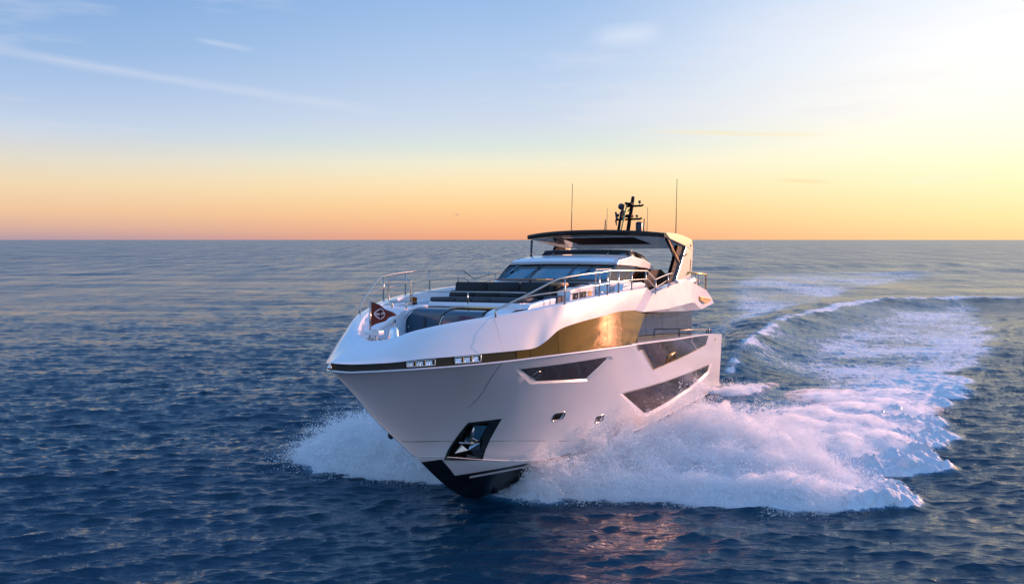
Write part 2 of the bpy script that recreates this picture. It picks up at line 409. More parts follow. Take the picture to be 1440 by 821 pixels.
# hull glazing
o = patch('hull_window', [(17.69,1.745),(14.70,.655),(14.42,.615),(7.98,.975),(7.52,1.675)], -.055, dglass, hull); o['label'] = 'long low bronze hull window'
patch('hull_window', [(7.42,1.67),(7.90,.985),(3.91,1.345),(3.57,1.615)], -.055, dglass, hull)
o = patch('hull_window', UP_I, -.055, dglass, hull); o['label'] = 'wide dark trapezoid window high on the bow'
for P_, c in ((PH1, (21.93,1.47)), (PH2, (19.10,1.01))):
    p = patch('porthole', inset(P_, c, .86), -.085, dglass, hull, 1)
    ring = [yb(x, z, -.005) for x, z in inset(P_, c, .97)]
    MB().tube(ring, .016, 6, closed=True).build('rim', steel, p, smooth=True)
# small round porthole in the upper window and vertical joints
pl = bpy.data.objects['hull_window']
MB().tube([yb(24.35+.16*math.cos(a), 3.05+.11*math.sin(a), -.05) for a in np.linspace(0, 2*math.pi, 17)[:-1]], .008, 5, closed=True).build('opening_port', steel, hull)
# joint lines and rubbing edges
MB().tube([yb(x, .0+z, .001) for x, z in ((27.55,1.39),(27.0,1.30),(26.14,1.20),(25.75,1.155))], .007, 5).build('moulding_line', gun, hull)
MB().tube([yb(x, z, .001) for x, z in ((24.55,1.0),(24.0,.93),(23,.80),(22.29,.70),(21,.5),(19.6,.33))], .007, 5).build('moulding_line', gun, hull)
for s in (1, -1):
    P_ = [(x, s*(hullY(x, zC(x)+.02)+.012), zC(x)+.02) for x in np.linspace(26.6, 3, 60)]
    MB().tube(P_, .012, 5).build('spray_rail', gel, hull, smooth=True)
    P_ = [(x, s*(gK(x)+.002), zK(x)-.03) for x in list(np.linspace(18.5, 29.5, 60))+[29.7,29.9,30.1,30.2,30.3,30.4,30.5,30.58,30.63]]
    MB().tube(P_, .024, 6).build('rubbing_strake', gel, hull, smooth=True)
MB().tube([yb(x, z, .001) for x, z in ((26.45,3.6),(26.3,3.3),(26.15,3.0),(26.0,2.7),(25.95,2.45),(26.0,2.2))], .006, 5).build('panel_seam', gun, hull)
# keel stem band: bright edge
MB().tube([(stx+.004, 0, stem(stx)) for stx in np.linspace(26.8, 30.5, 24)], .022, 6).build('stem_band', gel, hull, smooth=True)
# stem roller at the tip
MB().lathe([(.03,-.05),(.05,-.04),(.05,.04),(.03,.05)], (30.66,0,3.68), 14, 'y').build('stem_roller', chrome, hull, smooth=True)
o = MB().lathe([(.02,-.02),(.10,0),(.13,.05),(.13,.08),(.02,.09)], (26.7,-.72,1.36), 14, 'y').build('bow_camera_pod', gun, hull, smooth=True); o.location = (0, -.2, 0)

# anchor pocket
def anchor_pocket():
    fr = MB()
    O = dens(ANC, 4); I = dens(ANI, 4); n = len(O)
    o2 = inset(ANC, (25.12,1.1), 1.06); O2 = dens(o2, 4)
    V = [yb(x, z, .012) for x, z in O2]+[yb(x, z, .012) for x, z in inset(O, (25.12,1.1), .93)]+[yb(x, z, -.40) for x, z in inset(I, (25.12,1.1), .93)]
    F = []
    for a in (0, n): F += [(a+i, a+(i+1) % n, a+n+(i+1) % n, a+n+i) for i in range(n)]
    o = mesh('anchor_pocket', V, F, blk, hull, recalc=True)
    patch('back_plate', inset(ANI, (25.12,1.1), .93), -.40, mblk, o, 4)
    cx, cz = 25.12, 1.12
    def q(x, z, d): return yb(x, z, d)
    a = MB()
    a.tube([q(25.10,1.55,-.28), q(25.08,1.30,-.16), q(25.10,1.02,-.10)], .05, 8)          # shank
    an = a.build('anchor', ansteel, hull, smooth=True)
    f = MB()
    # flukes: two broad plates joined at the crown
    for sx_ in (1, -1):
        tip = q(25.10+sx_*.30, 1.02 if sx_ > 0 else .98, .0); c1 = q(25.10+sx_*.40, .74, -.02); c2 = q(25.08, .78, -.02); c3 = q(25.10+sx_*.12, .93, -.14)
        tk = Vector((0, -.03, 0)); T_ = [Vector(p) for p in (tip, c1, c2, c3)]
        f.add(T_+[p+tk for p in T_], [(0,1,2,3),(7,6,5,4),(0,4,5,1),(1,5,6,2),(2,6,7,3),(3,7,4,0)])
    f.build('fluke', ansteel, an, bevel=.006)
    MB().tube([q(24.80,.98,-.10), q(25.10,1.0,-.08), q(25.42,1.05,-.12)], .035, 7).build('stock', ansteel, an, smooth=True)
    for sx_ in (1, -1):
        w_ = MB(); w_.add([q(25.12+sx_*.10,1.52,-.36), q(25.12+sx_*.36,1.5,-.12), q(25.12+sx_*.36,.95,-.12), q(25.12+sx_*.12,1.0,-.36), q(25.12+sx_*.24,1.25,-.20)], [(0,1,4),(1,2,4),(2,3,4),(3,0,4)])
        w_.build('guide_plate', chrome if sx_ < 0 else gun, an)
anchor_pocket()

# ---- black waistband that wraps the bow between hull and bulwark
def waist():
    Lz = herm([(22.0,4.64),(23,4.55),(24.1,4.39),(24.8,4.09),(25.2,3.93),(25.6,3.87),(26.5,3.88),(28.1,3.815),(28.7,3.79),(29.4,3.74),(30.2,3.73),(30.65,3.77)])
    xs = list(np.linspace(25.95, 29.5, 26))+[29.7,29.9,30.05,30.2,30.3,30.4,30.48,30.55,30.6,30.64]
    V = []; rows = []
    for x in xs: rows.append([(x-.03, max(gK(x)-.045, 0), zK(x)-.03), (x-.05, max(gK(x)-.07, 0), Lz(x)+.02)])
    V = [p for r_ in rows for p in r_]; k = len(V); V += [(p[0], -p[1], p[2]) for p in V]; F = []
    for i in range(len(xs)-1):
        F.append((2*i, 2*i+2, 2*i+3, 2*i+1)); F.append((k+2*i+1, k+2*i+3, k+2*i+2, k+2*i))
    return mesh('waistband', V, F, carbon, yacht, smooth=True)
wb = waist()
def bow_light(x0, x1):
    def p(x, z, d=0): return (x, gK(x)-.02+d, z)
    zc = .5*(3.63+3.85)
    xs = np.linspace(x0, x1, 9); lo = lambda x: zK(x)+.045; hi = lambda x: float(np.interp(x, [25.9,28.1,28.7,29.4], [3.87,3.80,3.77,3.72]))
    Pm = [p(x, lo(x)) for x in xs]+[p(x, hi(x)) for x in xs[::-1]]
    o = MB().tube(Pm, .014, 6, closed=True).build('bow_light', chrome, wb, smooth=True)
    L_ = abs(x1-x0)
    for k in range(3):
        a = x0+(x1-x0)*(.04+k*.33); b = a+(x1-x0)*.26; ys = np.linspace(a, b, 7)
        m_ = MB(); V = []
        for j, x in enumerate(ys):
            bulge = .02*math.sin(math.pi*j/6)
            for i in range(5):
                z = lo(x)+.01+(hi(x)-lo(x)-.02)*i/4; V.append(p(x, z, -.02-.03*math.sin(math.pi*i/4)+bulge*.5-.015*((j+i) % 2)))
        F = [(j*5+i, (j+1)*5+i, (j+1)*5+i+1, j*5+i+1) for j in range(6) for i in range(4)]
        m_.add(V, F).build('lens', lens if k != 1 else chrome, o)
    for k in range(2):
        a = x0+(x1-x0)*(.31+k*.33)
        MB().tube([p(a, lo(a), .0), p(a, hi(a), .0)], .012, 6).build('mullion', gold, o)
bow_light(29.12, 28.44); bow_light(27.92, 27.18)

# ---- bulwark (upper moulding) round the bow
PT = [(29.15,0,4.2),(29.12,.25,4.215),(29.0,.5,4.25),(28.8,.78,4.33),(28.55,1.02,4.43),(27.87,1.45,4.58),(27.12,1.87,4.70),(26.33,2.26,4.80),(25.13,2.75,4.94),(24.6,2.95,5.02),(24.2,3.07,5.07),(23.68,3.235,5.13),(22.6,3.42,5.24),(21.5,3.57,5.34),(19.4,3.76,5.50),(18.2,3.81,5.57),(17.06,3.85,5.63)]
PL = [(30.65,0,3.78),(30.56,.14,3.755),(30.27,.41,3.73),(29.85,.73,3.73),(29.4,1.03,3.74),(28.72,1.47,3.795),(27.98,1.89,3.815),(27.15,2.29,3.845),(25.9,2.79,3.875),(25.25,2.98,3.91),(24.8,3.14,4.09),(24.1,3.27,4.39),(23.0,3.46,4.56),(21.5,3.63,4.69),(19.6,3.76,4.80),(19.0,3.79,4.82),(18.4,3.81,4.82)]
def build_bulwark():
    T_ = smoothline(PT, 5); B_ = smoothline(PL, 5); n = len(T_); ns = 7; V = []; F = []
    capw, inz = .26, .75
    rows = []
    for i in range(n):
        t, b = T_[i], B_[i]
        # outward direction in plan
        j0, j1 = max(i-1, 0), min(i+1, n-1); d = T_[j1]-T_[j0]
        out = Vector((-d.y, d.x, 0)); out = Vector((d.y, -d.x, 0)) if out.y < 0 or (i == 0) else out
        if i == 0: out = Vector((1,0,0))
        out = Vector((abs(out.x), abs(out.y), 0)).normalized()
        u = i/(n-1); r_ = []
        r_.append(b-out*.08+Vector((0,0,.015))); r_.append(b+Vector((0,0,.012)))
        for k in range(1, ns):
            s = k/ns; bul = .02*math.sin(math.pi*s)*(1-.3*u)
            r_.append(b.lerp(t, s)+out*bul+Vector((0,0,bul*.3)))
        r_.append(t+out*.0); r_.append(t-out*.03+Vector((0,0,.018)))
        cw = capw if u > .25 else capw*(.9+.1*u)
        r_.append(t-out*cw+Vector((0,0,.015))); r_.append(t-out*(cw+.03)-Vector((0,0,.02)))
        r_.append(t-out*(cw+.10)-Vector((0,0,inz)))
        if i == 0:
            for p in r_: p.y = 0
        for p in r_: p.y = max(p.y, 0)
        rows.append(r_)
    m_ = len(rows[0])
    for s in (1, -1):
        k = len(V)
        for r_ in rows: V += [(p.x, p.y*s, p.z) for p in r_]
        for i in range(n-1):
            for j in range(m_-1):
                q = (k+i*m_+j, k+i*m_+j+1, k+(i+1)*m_+j+1, k+(i+1)*m_+j); F.append(q if s < 0 else q[::-1])
    o = mesh('bulwark', V, F, gel, yacht, recalc=True); autosmooth(o, 32); return o
bul = build_bulwark()
MB().tube([(26.42,2.24,4.80),(26.55,2.42,4.5),(26.62,2.56,4.2),(26.60,2.66,3.88)], .0035, 5).build('panel_seam', gun, bul)

# fold facet and stern wing on both sides
def plate(name, V, F, dy, m, parent):
    """faceted plate seen from port; back copy dy inboard"""
    n = len(V); VV = [Vector(p) for p in V]+[Vector((p[0], p[1]-dy, p[2])) for p in V]
    FF = [tuple(f) for f in F]+[tuple(i+n for i in f)[::-1] for f in F]
    ed = {}
    for f in F:
        for i in range(len(f)):
            e = (f[i], f[(i+1) % len(f)]); k = tuple(sorted(e)); ed[k] = None if k in ed else e
    for e in ed.values():
        if e: FF.append((e[1], e[0], e[0]+n, e[1]+n))
    return mesh(name, VV, FF, m, parent, recalc=True)
FV = [(17.06,3.85,5.63),(15.88,3.74,5.39),(16.87,3.66,4.72),(18.4,3.81,4.82)]
fold = plate('coaming_fold', FV, [(0,1,2,3)], .30, gel, yacht); mirror(fold)
WV = [(15.88,3.74,5.39),(14.74,3.78,5.56),(13.26,3.80,5.73),(11.36,3.80,5.88),(10.75,3.79,5.98),(9.04,3.79,5.80),(6.30,3.72,5.50),(4.94,3.67,5.14),(4.08,3.63,4.84),
      (7.0,3.66,4.60),(9.46,3.86,4.95),(10.05,3.87,4.965),(14.03,3.82,4.78),(16.87,3.66,4.72),(9.6,3.60,4.58),(14.0,3.55,4.64)]
wing = plate('stern_wing', WV, [(0,1,2,12,13),(2,3,4,11,12),(4,5,10,11),(5,6,9,10),(6,7,8,9),(13,12,15),(12,11,10,14,15),(10,9,14)], .40, gel, yacht)
b_ = bmesh.new(); b_.from_mesh(wing.data); b_.free()
autosmooth(wing, 22); mirror(wing)
LG = [(7.94,5.21),(5.77,5.10),(5.45,4.99),(6.64,4.86),(7.84,5.03)]
slab('wing_badge', LG, 'y', 3.735, 3.80, gold, wing, bevel=.01)
slab('badge_bar', [(7.2,5.10),(5.8,5.06),(5.75,5.03),(7.2,5.06)], 'y', 3.80, 3.812, gun, wing)

# ---- long side glazing (port) under the bulwark, in panes
Ltop = herm([(17.2,4.64),(18.7,4.80),(19.6,4.80),(21.5,4.69),(23.0,4.56),(24.1,4.39),(24.8,4.09),(25.25,3.91),(25.9,3.87)])
def pane(x0, x1, m, parent, slant=False, side=1):
    V = []; F = []; xs = np.linspace(x0, x1, max(4, int(abs(x1-x0)/.25)+2)); nz = 8
    for x in xs:
        for j in range(nz+1):
            t = j/nz
            xx = x
            if slant: # aft end leans forward going down
                e = (x0-x)/(x0-x1); xx = x+e*1.25*(1-t)
            zb = zK(xx)+.0; zt = Ltop(xx)+.03
            yy = gK(xx)-.05-t*(.03+.035*max(0, min(1, (xx-21.5)/2)))*(zt-zb)
            V.append((xx, side*yy, zb+(zt-zb)*t))
    for i in range(len(xs)-1):
        for j in range(nz): F.append((i*(nz+1)+j, (i+1)*(nz+1)+j, (i+1)*(nz+1)+j+1, i*(nz+1)+j+1))
    n = len(V); VV = V+[(p[0], p[1]-side*.03, p[2]) for p in V]; FF = F+[tuple(i+n for i in f)[::-1] for f in F]
    o = mesh('side_window', VV, FF, m, parent, smooth=True)
    return o
for a, b, sl in ((25.93,25.40,0),(25.38,24.12,0),(24.10,21.02,0),(21.0,19.72,0),(19.70,17.2,1)):
    pane(a, b, bronze, yacht, bool(sl))
pane(25.93, 19.7, bronze, yacht, False, -1)
# saloon side glass behind the side deck
for a, b in ((4.95,7.9),(7.93,10.6),(10.63,13.2),(13.23,16.2)):
    for s in (1, -1):
        slab('saloon_window', [(a,3.25),(b,3.25),(b,4.62),(a,4.62)], 'y', 2.72*s, 2.69*s, bglass, yacht)
# hull-top cap and black glass bulwark panel aft
def aft_bulwark(s):
    V = []; F = []; xs = np.linspace(.3, 19.0, 60)
    for x in xs:
        y = gK(x); z = zK(x)
        V += [(x, s*(y+.02), z-.03), (x, s*(y+.02), z+.03), (x, s*(y-.22), z+.03), (x, s*(y-.22), z-.03)]
    for i in range(len(xs)-1):
        for j in range(4): F.append((i*4+j, i*4+(j+1) % 4, (i+1)*4+(j+1) % 4, (i+1)*4+j))
    F += [(0,1,2,3), tuple(len(V)-4+i for i in (3,2,1,0))]
    return mesh('bulwark_cap', V, F, gel, hull, recalc=True, smooth=False)
aft_bulwark(1); aft_bulwark(-1)
BPN = [(18.32,3.60),(17.92,3.41),(17.39,3.38),(15.23,2.46),(9.6,2.68),(7.62,2.75),(5.66,2.85),(5.15,3.22)]
patch('bulwark_glass', [(18.32,3.60),(17.92,3.41),(17.39,3.38),(15.23,2.46),(7.98,2.74),(9.44,3.18),(9.5,3.46)], .006, dglass, hull, 8, .03)
patch('bulwark_glass', [(9.40,3.46),(9.34,3.18),(7.88,2.74),(7.62,2.75),(5.66,2.83),(5.18,3.24)], .006, dglass, hull, 6, .03)
MB().tube([yb(x, z, .012) for x, z in ((18.32,3.58),(17.92,3.39),(17.39,3.36),(15.23,2.44),(11.5,2.59),(7.62,2.73),(5.66,2.81))], .016, 5).build('glass_trim', gold, hull)
fl = MB().tube([yb(x, z, .02) for x, z in ((13.6,2.57),(13.62,2.80),(12.66,2.93),(12.42,2.66))], .035, 7, closed=True).build('fairlead', gold, hull, smooth=True)
patch('fairlead_recess', [(13.5,2.60),(13.5,2.78),(12.74,2.88),(12.55,2.66)], .016, mblk, fl, 2)
patch('stern_light', [(2.9,2.98),(2.55,2.98),(2.55,2.82),(2.9,2.82)], .01, gold, hull, 1)
# stern rails
for pts in ([(9.93,3.3,3.30),(9.90,3.3,3.72),(3.79,3.22,3.46),(3.79,3.22,3.10)], [(3.35,3.22,3.12),(3.35,3.22,3.44),(2.46,3.15,3.40),(2.46,3.15,3.08)]):
    o = MB().tube(pts, .03, 7).build('stern_rail', gun, yacht, smooth=True); mirror(o)
# main deck, transom wall, overhang deck
slab('main_deck', [(.1,-2.9),(.1,2.9),(5,3.1),(12,3.25),(17.3,3.25),(17.3,-3.25),(12,-3.25),(5,-3.1)], 'z', 2.62, 2.70, teak, yacht)
slab('upper_deck', [(4.9,-3.3),(4.9,3.3),(9,3.45),(14,3.5),(17.8,3.5),(17.8,-3.5),(14,-3.5),(9,-3.45)], 'z', 4.60, 4.72, mblk, yacht)
slab('upper_deck', [(4.9,-3.3),(4.9,3.3),(9,3.45),(14,3.5),(16.2,3.5),(16.2,-3.5),(14,-3.5),(9,-3.45)], 'z', 5.20, 5.28, deckm, yacht)
slab('saloon_bulkhead', [(-2.68,2.7),(2.68,2.7),(2.68,4.6),(-2.68,4.6)], 'x', 4.96, 5.0, dglass, yacht)
slab('saloon_bulkhead', [(-3.6,2.7),(3.6,2.7),(3.6,4.6),(-3.6,4.6)], 'x', 17.35, 17.4, mblk, yacht)

# ---- foredeck
# deck sheet inside the bulwark
def deck_sheet():
    T_ = smoothline(PT, 3); V = []; F = []
    zd = herm([(15,4.8),(18,4.80),(21,4.72),(24,4.45),(25.5,4.22),(29.2,4.0)])
    for p in T_:
        y = max(p.y-.30, 0); x = p.x-(.28 if p.x > 28.5 else 0)
        V += [(x, y, zd(x)), (x, y*.33, zd(x)), (x, -y*.33, zd(x)), (x, -y, zd(x))]
    n = len(T_)
    for i in range(n-1):
        for j in range(3): F.append((4*i+j, 4*i+j+1, 4*i+5+j, 4*i+4+j))
    return mesh('foredeck', V, F, deckm, yacht, recalc=True)
fd = deck_sheet()
# starboard locker: slopes up from the bow to the sunpad
def locker():
    # top surface: front (28.35, z 4.2) to back (25.45, 4.95); inner edge y=-1.12 (front -.75), outer under the bulwark cap
    xs = np.linspace(28.30, 24.3, 14); V = []; F = []
    for x in xs:
        t = (28.30-x)/(28.30-25.5); tt = min(max(t, 0), 1); z = 4.16+.80*(tt**.85 if tt < 1 else 1)
        yin = -.70-.45*tt; yout = -(gT(x)-.30) if x < 28.2 else -.80
        yout = min(yout, yin-.05)
        V += [(x, yin, 3.9), (x, yin, z-.03), (x, yin-.04, z), (x, yout, z+.02)]
    for i in range(len(xs)-1):
        for j in range(3): F.append((4*i+j, 4*i+j+1, 4*i+5+j, 4*i+4+j))
    F.append((0,1,2,3)); F.append(tuple(len(V)-4+i for i in (3,2,1,0)))
    o = mesh('deck_locker', V, F, gelin, yacht, recalc=True); autosmooth(o, 25)
    h_ = [(27.55,-.84,4.20),(27.45,-.86,4.36),(26.45,-1.0,4.56),(26.35,-1.02,4.30)]
    MB().tube([(p[0], p[1]+.02, p[2]) for p in h_], .004, 5).build('hatch_seam', gun, o)
    MB().box(26.42,26.36,-.99,-.96,4.56,4.64).build('hatch_hinge', steel, o)
locker()
# front bulk of the sunpad island: black curved glass panels with a pale frame
def cover():
    # frame: curved edge on starboard
    fr = [(25.62,-1.22,4.0),(25.62,-1.22,4.55),(25.58,-1.17,4.74),(25.50,-1.05,4.90),(25.40,-.85,4.985),(25.2,-.6,5.01)]
    o = mesh('sunpad_island', [], [], gel, yacht)
    V = []; F = []
    body = [(-1.95,4.3),(-1.95,4.98),(-1.6,5.03),(2.05,5.06),(2.3,4.95),(2.35,4.3)]
    isl = slab('sunpad_island', body, 'x', 20.6, 24.25, gelin, yacht, bevel=.03)
    bpy.data.objects.remove(o)
    MB().tube(fr, .055, 10).build('glass_frame', gel, isl, smooth=True)
    MB().tube([(p[0]+.02, p[1]+.09, p[2]-.05) for p in fr], .018, 8).build('glass_frame', chrome, isl, smooth=True)
    def bent(y0, y1, zt, xf, name='front_glass'):
        # panel that rises and curls back at the top, rounded starboard corner
        V = []; F = []; ny, nz = 18, 12
        for i in range(ny+1):
            y = y0+(y1-y0)*i/ny; r_ = .38; dy = y-y0
            top = zt-(r_-math.sqrt(max(r_*r_-(r_-dy)**2, 0)) if dy < r_ else 0)
            for j in range(nz+1):
                t = j/nz
                if t < .6: x = xf; z = 4.0+(top-.14-4.0)*t/.6
                else:
                    a = (t-.6)/.4*math.pi/2; x = xf-.30*(1-math.cos(a)); z = top-.14+.14*math.sin(a)
                V.append((x, y, z))
        for i in range(ny):
            for j in range(nz): F.append((i*(nz+1)+j, (i+1)*(nz+1)+j, (i+1)*(nz+1)+j+1, i*(nz+1)+j+1))
        return mesh(name, V, F, MATS['island_glass'], isl, smooth=True)
    bent(-1.16, .28, 4.985, 25.55); g = bent(.12, 1.55, 4.94, 25.75)
    MB().tube([(25.76,.12,4.1),(25.76,.12,4.55),(25.72,.16,4.74),(25.64,.28,4.88),(25.5,.5,4.95)], .03, 8).build('glass_frame', blk, isl, smooth=True)
    MB().tube([(25.79,.18,4.1),(25.79,.18,4.55),(25.75,.22,4.71),(25.67,.33,4.84),(25.55,.5,4.91)], .012, 8).build('glass_frame', chrome, isl, smooth=True)
    slab('mullion', [(-.52,4.1),(-.44,4.1),(-.44,4.72),(-.52,4.72)], 'x', 25.555, 25.57, gun, isl)
    MB().lathe([(.035,0),(.035,.03),(.01,.035)], (25.57,-1.02,4.40), 12, 'x').build('lock', steel, isl, smooth=True)
    # dark recess with small gear under the slab
    MB().box(24.0,25.1,-1.15,1.6,4.90,4.955).build('recess', mblk, isl)
    MB().box(24.2,25.0,-.95,.0,4.955,5.01).build('recess_tray', gun, isl)
    MB().box(24.2,24.6,.35,1.65,4.96,5.00).build('lit_shelf', gold, isl, bevel=.01)  # gold colour stands for sunlight on this shelf
    MB().tube([(24.9,.0,4.97),(24.6,.3,5.0),(24.5,.5,4.98)], .03, 6).build('hinge_arm', steel, isl)
    # port coaming of the well
    pc = [(25.75,1.50,4.3),(25.70,1.50,4.72),(25.5,1.58,4.90),(25.2,1.62,4.98)]
    V = [];
    for p in pc: V += [(p[0], p[1], p[2]), (p[0]-.05, p[1]+.22, p[2]+.01)]
    V += [(24.0,1.65,5.02),(24.0,2.5,5.02),(25.2,2.35,4.97),(25.75,2.0,4.72),(25.8,2.0,4.3)]
    F = [(0,1,3,2),(2,3,5,4),(4,5,7,6),(6,7,10,9,8),(3,1,12,11),(5,3,11,10),(7,5,10)]
    mesh('well_coaming', V, F, gel, isl, recalc=False)
    # white slab edge and cushions
    slab('pad_base', [(23.98,-1.30),(23.98,1.9),(21.0,2.3),(21.0,-2.0)], 'z', 5.03, 5.13, gel, isl, bevel=.02)
    ys = [(-1.30,-.38),(-.37,.20),(.21,.86),(.87,1.80)]
    cu = [];
    def cushion(x0, x1, y0, y1, z0, z1, name, m, lean=0.):
        b = bmesh.new(); bmesh.ops.create_cube(b, size=1)
        for v in b.verts: v.co = Vector(((x0+x1)/2+v.co.x*(x1-x0)+lean*(v.co.z), (y0+y1)/2+v.co.y*(y1-y0), (z0+z1)/2+v.co.z*(z1-z0)))
        bmesh.ops.bevel(b, geom=list(b.edges), offset=min(.035, abs(z1-z0)*.3), segments=3, affect='EDGES')
        me = bpy.data.meshes.new(name); b.to_mesh(me); b.free(); me.materials.append(m)
        for p in me.polygons: p.use_smooth = True
        o = bpy.data.objects.new(name, me); col.objects.link(o); o.parent = yacht; return o
    for a, b in ys: cushion(22.2, 23.92, a, b-.01, 5.125, 5.275, 'sun_cushion', fabric2)
    for a, b in ((-1.55,-.6),(-.58,.3),(.32,1.15),(1.17,1.98)):
        cushion(21.65, 22.25, a, b, 5.20, 5.48, 'head_cushion', fabric, -.12)
    for a, b in ((-1.85,-.62),(-.60,.62),(.64,1.70)): cushion(21.0, 21.3, a, b-.01, 5.28, 5.77, 'sofa_back', fabric, -.08)
    cushion(20.7, 21.35, 1.72, 1.95, 5.22, 5.72, 'sofa_arm', fabric)
    # forward facing dinette behind
    for a, b in ((-1.9,-.65),(-.63,.62),(.64,1.9)):
        cushion(17.75, 18.05, a, b, 5.30, 5.78, 'dinette_back', fabric, -.06); cushion(18.05, 18.7, a, b, 5.12, 5.32, 'dinette_seat', fabric2)
    cushion(19.3, 20.6, 2.05, 2.32, 5.32, 5.72, 'dinette_back', fabric); cushion(20.9, 21.9, 2.0, 2.28, 5.66, 5.77, 'headrest', orange)
MAT_ig = mat('island_glass', (.008,.045,.085), .12, ior=1.6, coat=.6); cover()
# table with varnished edge
tb = slab('deck_table', [(-1.15,5.86),(.88,5.86),(.88,5.90),(-1.15,5.90)], 'x', 18.9, 19.55, teak, yacht, bevel=.012)
MB().box(19.552,19.56,.50,.88,5.862,5.898).build('table_sunlit_end', gold, tb)  # thin gold strip paints the sunlit end of the table edge
MB().lathe([(.16,5.0),(.16,5.03),(.05,5.06),(.05,5.86)], (19.2,0.1,0), 14).build('table_leg', chrome, tb, smooth=True)
# cabinet block by the port side deck
cb = slab('deck_cabinet', [(19.3,4.9),(21.7,4.9),(21.62,5.50),(21.0,5.60),(19.5,5.72),(19.3,5.6)], 'y', 2.15, 2.62, gel, yacht, bevel=.03)
for a, b, z0, z1 in ((21.42,20.98,5.20,5.43),(20.81,20.22,5.24,5.47)):
    slab('cabinet_niche', [(a,z0),(b,z0+.02),(b,z1+.02),(a,z1)], 'y', 2.60, 2.632, bronze if b < 20.5 else carbon, cb)
    MB().tube([(a,2.635,z0),(b,2.635,z0+.02),(b,2.635,z1+.02),(a,2.635,z1)], .014, 5, closed=True).build('niche_frame', gold, cb)
    MB().lathe([(.05,0),(.05,.02),(.01,.03)], ((a+b)/2,2.635,(z0+z1)/2), 10, 'y').build('speaker_knob', steel, cb, smooth=True)
slab('cabinet_niche', rrect(19.80,5.42,.34,.18,.08), 'y', 2.60, 2.632, gold, cb)
slab('equipment_box', [(22.5,4.9),(21.9,4.9),(21.85,5.36),(22.4,5.32)], 'y', 2.0, 2.5, fabric2, yacht, bevel=.02)
slab('side_coaming', [(21.0,4.85),(24.9,4.75),(24.4,5.10),(23.3,5.22),(22.2,5.30),(21.0,5.34)], 'y', 2.25, 2.45, gelin, yacht, bevel=.04)
slab('side_coaming', [(21.0,4.85),(24.9,4.75),(24.4,5.02),(23.3,5.12),(22.2,5.16),(21.0,5.2)], 'y', -2.25, -2.45, gelin, yacht, bevel=.04)
slab('fender_box', [(13.9,5.0),(17.1,5.0),(17.15,5.50),(17.0,5.76),(14.7,5.84),(14.2,5.78),(13.95,5.6)], 'y', 2.60, 2.95, gel, yacht, bevel=.05)
slab('fender_box', [(13.9,5.0),(17.1,5.0),(17.15,5.50),(17.0,5.76),(14.7,5.84),(14.2,5.78),(13.95,5.6)], 'y', -2.60, -2.95, gel, yacht, bevel=.05)
# thin rail in front of the sunpads
rl = smoothline([(24.62,-1.52,5.0),(24.62,-1.52,5.30),(24.60,-1.47,5.41),(24.58,-1.32,5.455),(24.5,.0,5.455),(24.45,1.2,5.46),(24.4,2.3,5.46)], 4)
pr = MB().tube(rl, .017, 8).build('sunpad_rail', steel, yacht, smooth=True)
MB().tube([(24.5,.4,5.10),(24.5,.4,5.45)], .02, 8).build('rail_post', steel, pr, smooth=True)
# hoop frame on the starboard locker
hp = smoothline([(25.5,-1.80,5.70),(25.5,-1.72,5.79),(25.5,-1.1,5.80),(25.5,-1.02,5.70),(25.5,-1.02,5.28),(25.5,-1.10,5.17),(25.5,-1.68,5.14),(25.5,-1.80,5.26)], 4, closed=True)
h0 = MB().tube(hp, .024, 8, closed=True).build('boarding_hoop', steel, yacht, smooth=True)
for y in (-1.68,-1.16): MB().tube([(25.5,y,5.15),(25.5,y,4.93)], .022, 8).build('hoop_foot', steel, h0, smooth=True)
MB().tube([(25.5,-1.79,5.47),(25.5,-1.03,5.47)], .012, 6).build('hoop_bar', steel, h0)
for p in ((25.72,-1.52,5.04),(25.6,-.99,5.10)): MB().lathe([(.01,-.03),(.045,0),(.01,.03)], p, 10).build('deck_lamp', gold, yacht, smooth=True)
slab('deck_vent', rrect(24.2,5.18,.34,.16,.05), 'y', -1.75, -1.70, bronze, yacht)
MB().lathe([(.10,0),(.10,.06),(.07,.20),(.0,.27)], (23.4,-2.2,5.0), 14).build('mushroom_vent', gun, yacht, smooth=True)
# bow bell, searchlight, cleats
bl = MB().lathe([(.0,.34),(.03,.33),(.10,.29),(.115,.22),(.13,.12),(.17,.02),(.175,0),(.15,0),(.12,.1)], (28.42,.33,4.24), 20).build('bow_bell', chrome, yacht, smooth=True)
MB().tube([(28.42,.33,4.56),(28.42,.33,4.64),(28.42,.25,4.62)], .015, 6).build('bell_handle', steel, bl)
sl = MB().box(28.35,28.75,-.42,-.02,4.34,4.46).build('searchlight', gel, yacht, bevel=.04)
MB().box(28.76,28.80,-.12,.10,4.36,4.52).build('glass', lens, sl, bevel=.01)
MB().lathe([(.09,0),(.09,.05),(.04,.06),(.04,.20)], (28.55,-.15,4.16), 12).build('mount', gel, sl, smooth=True)
for y in (-.25,.1,.45):
    MB().tube([(28.75,y,4.25),(28.75,y+.16,4.25)], .03, 8).lathe([(.05,-.06),(.03,0)], (28.75,y+.08,4.25), 8).build('cleat', steel, yacht, smooth=True)
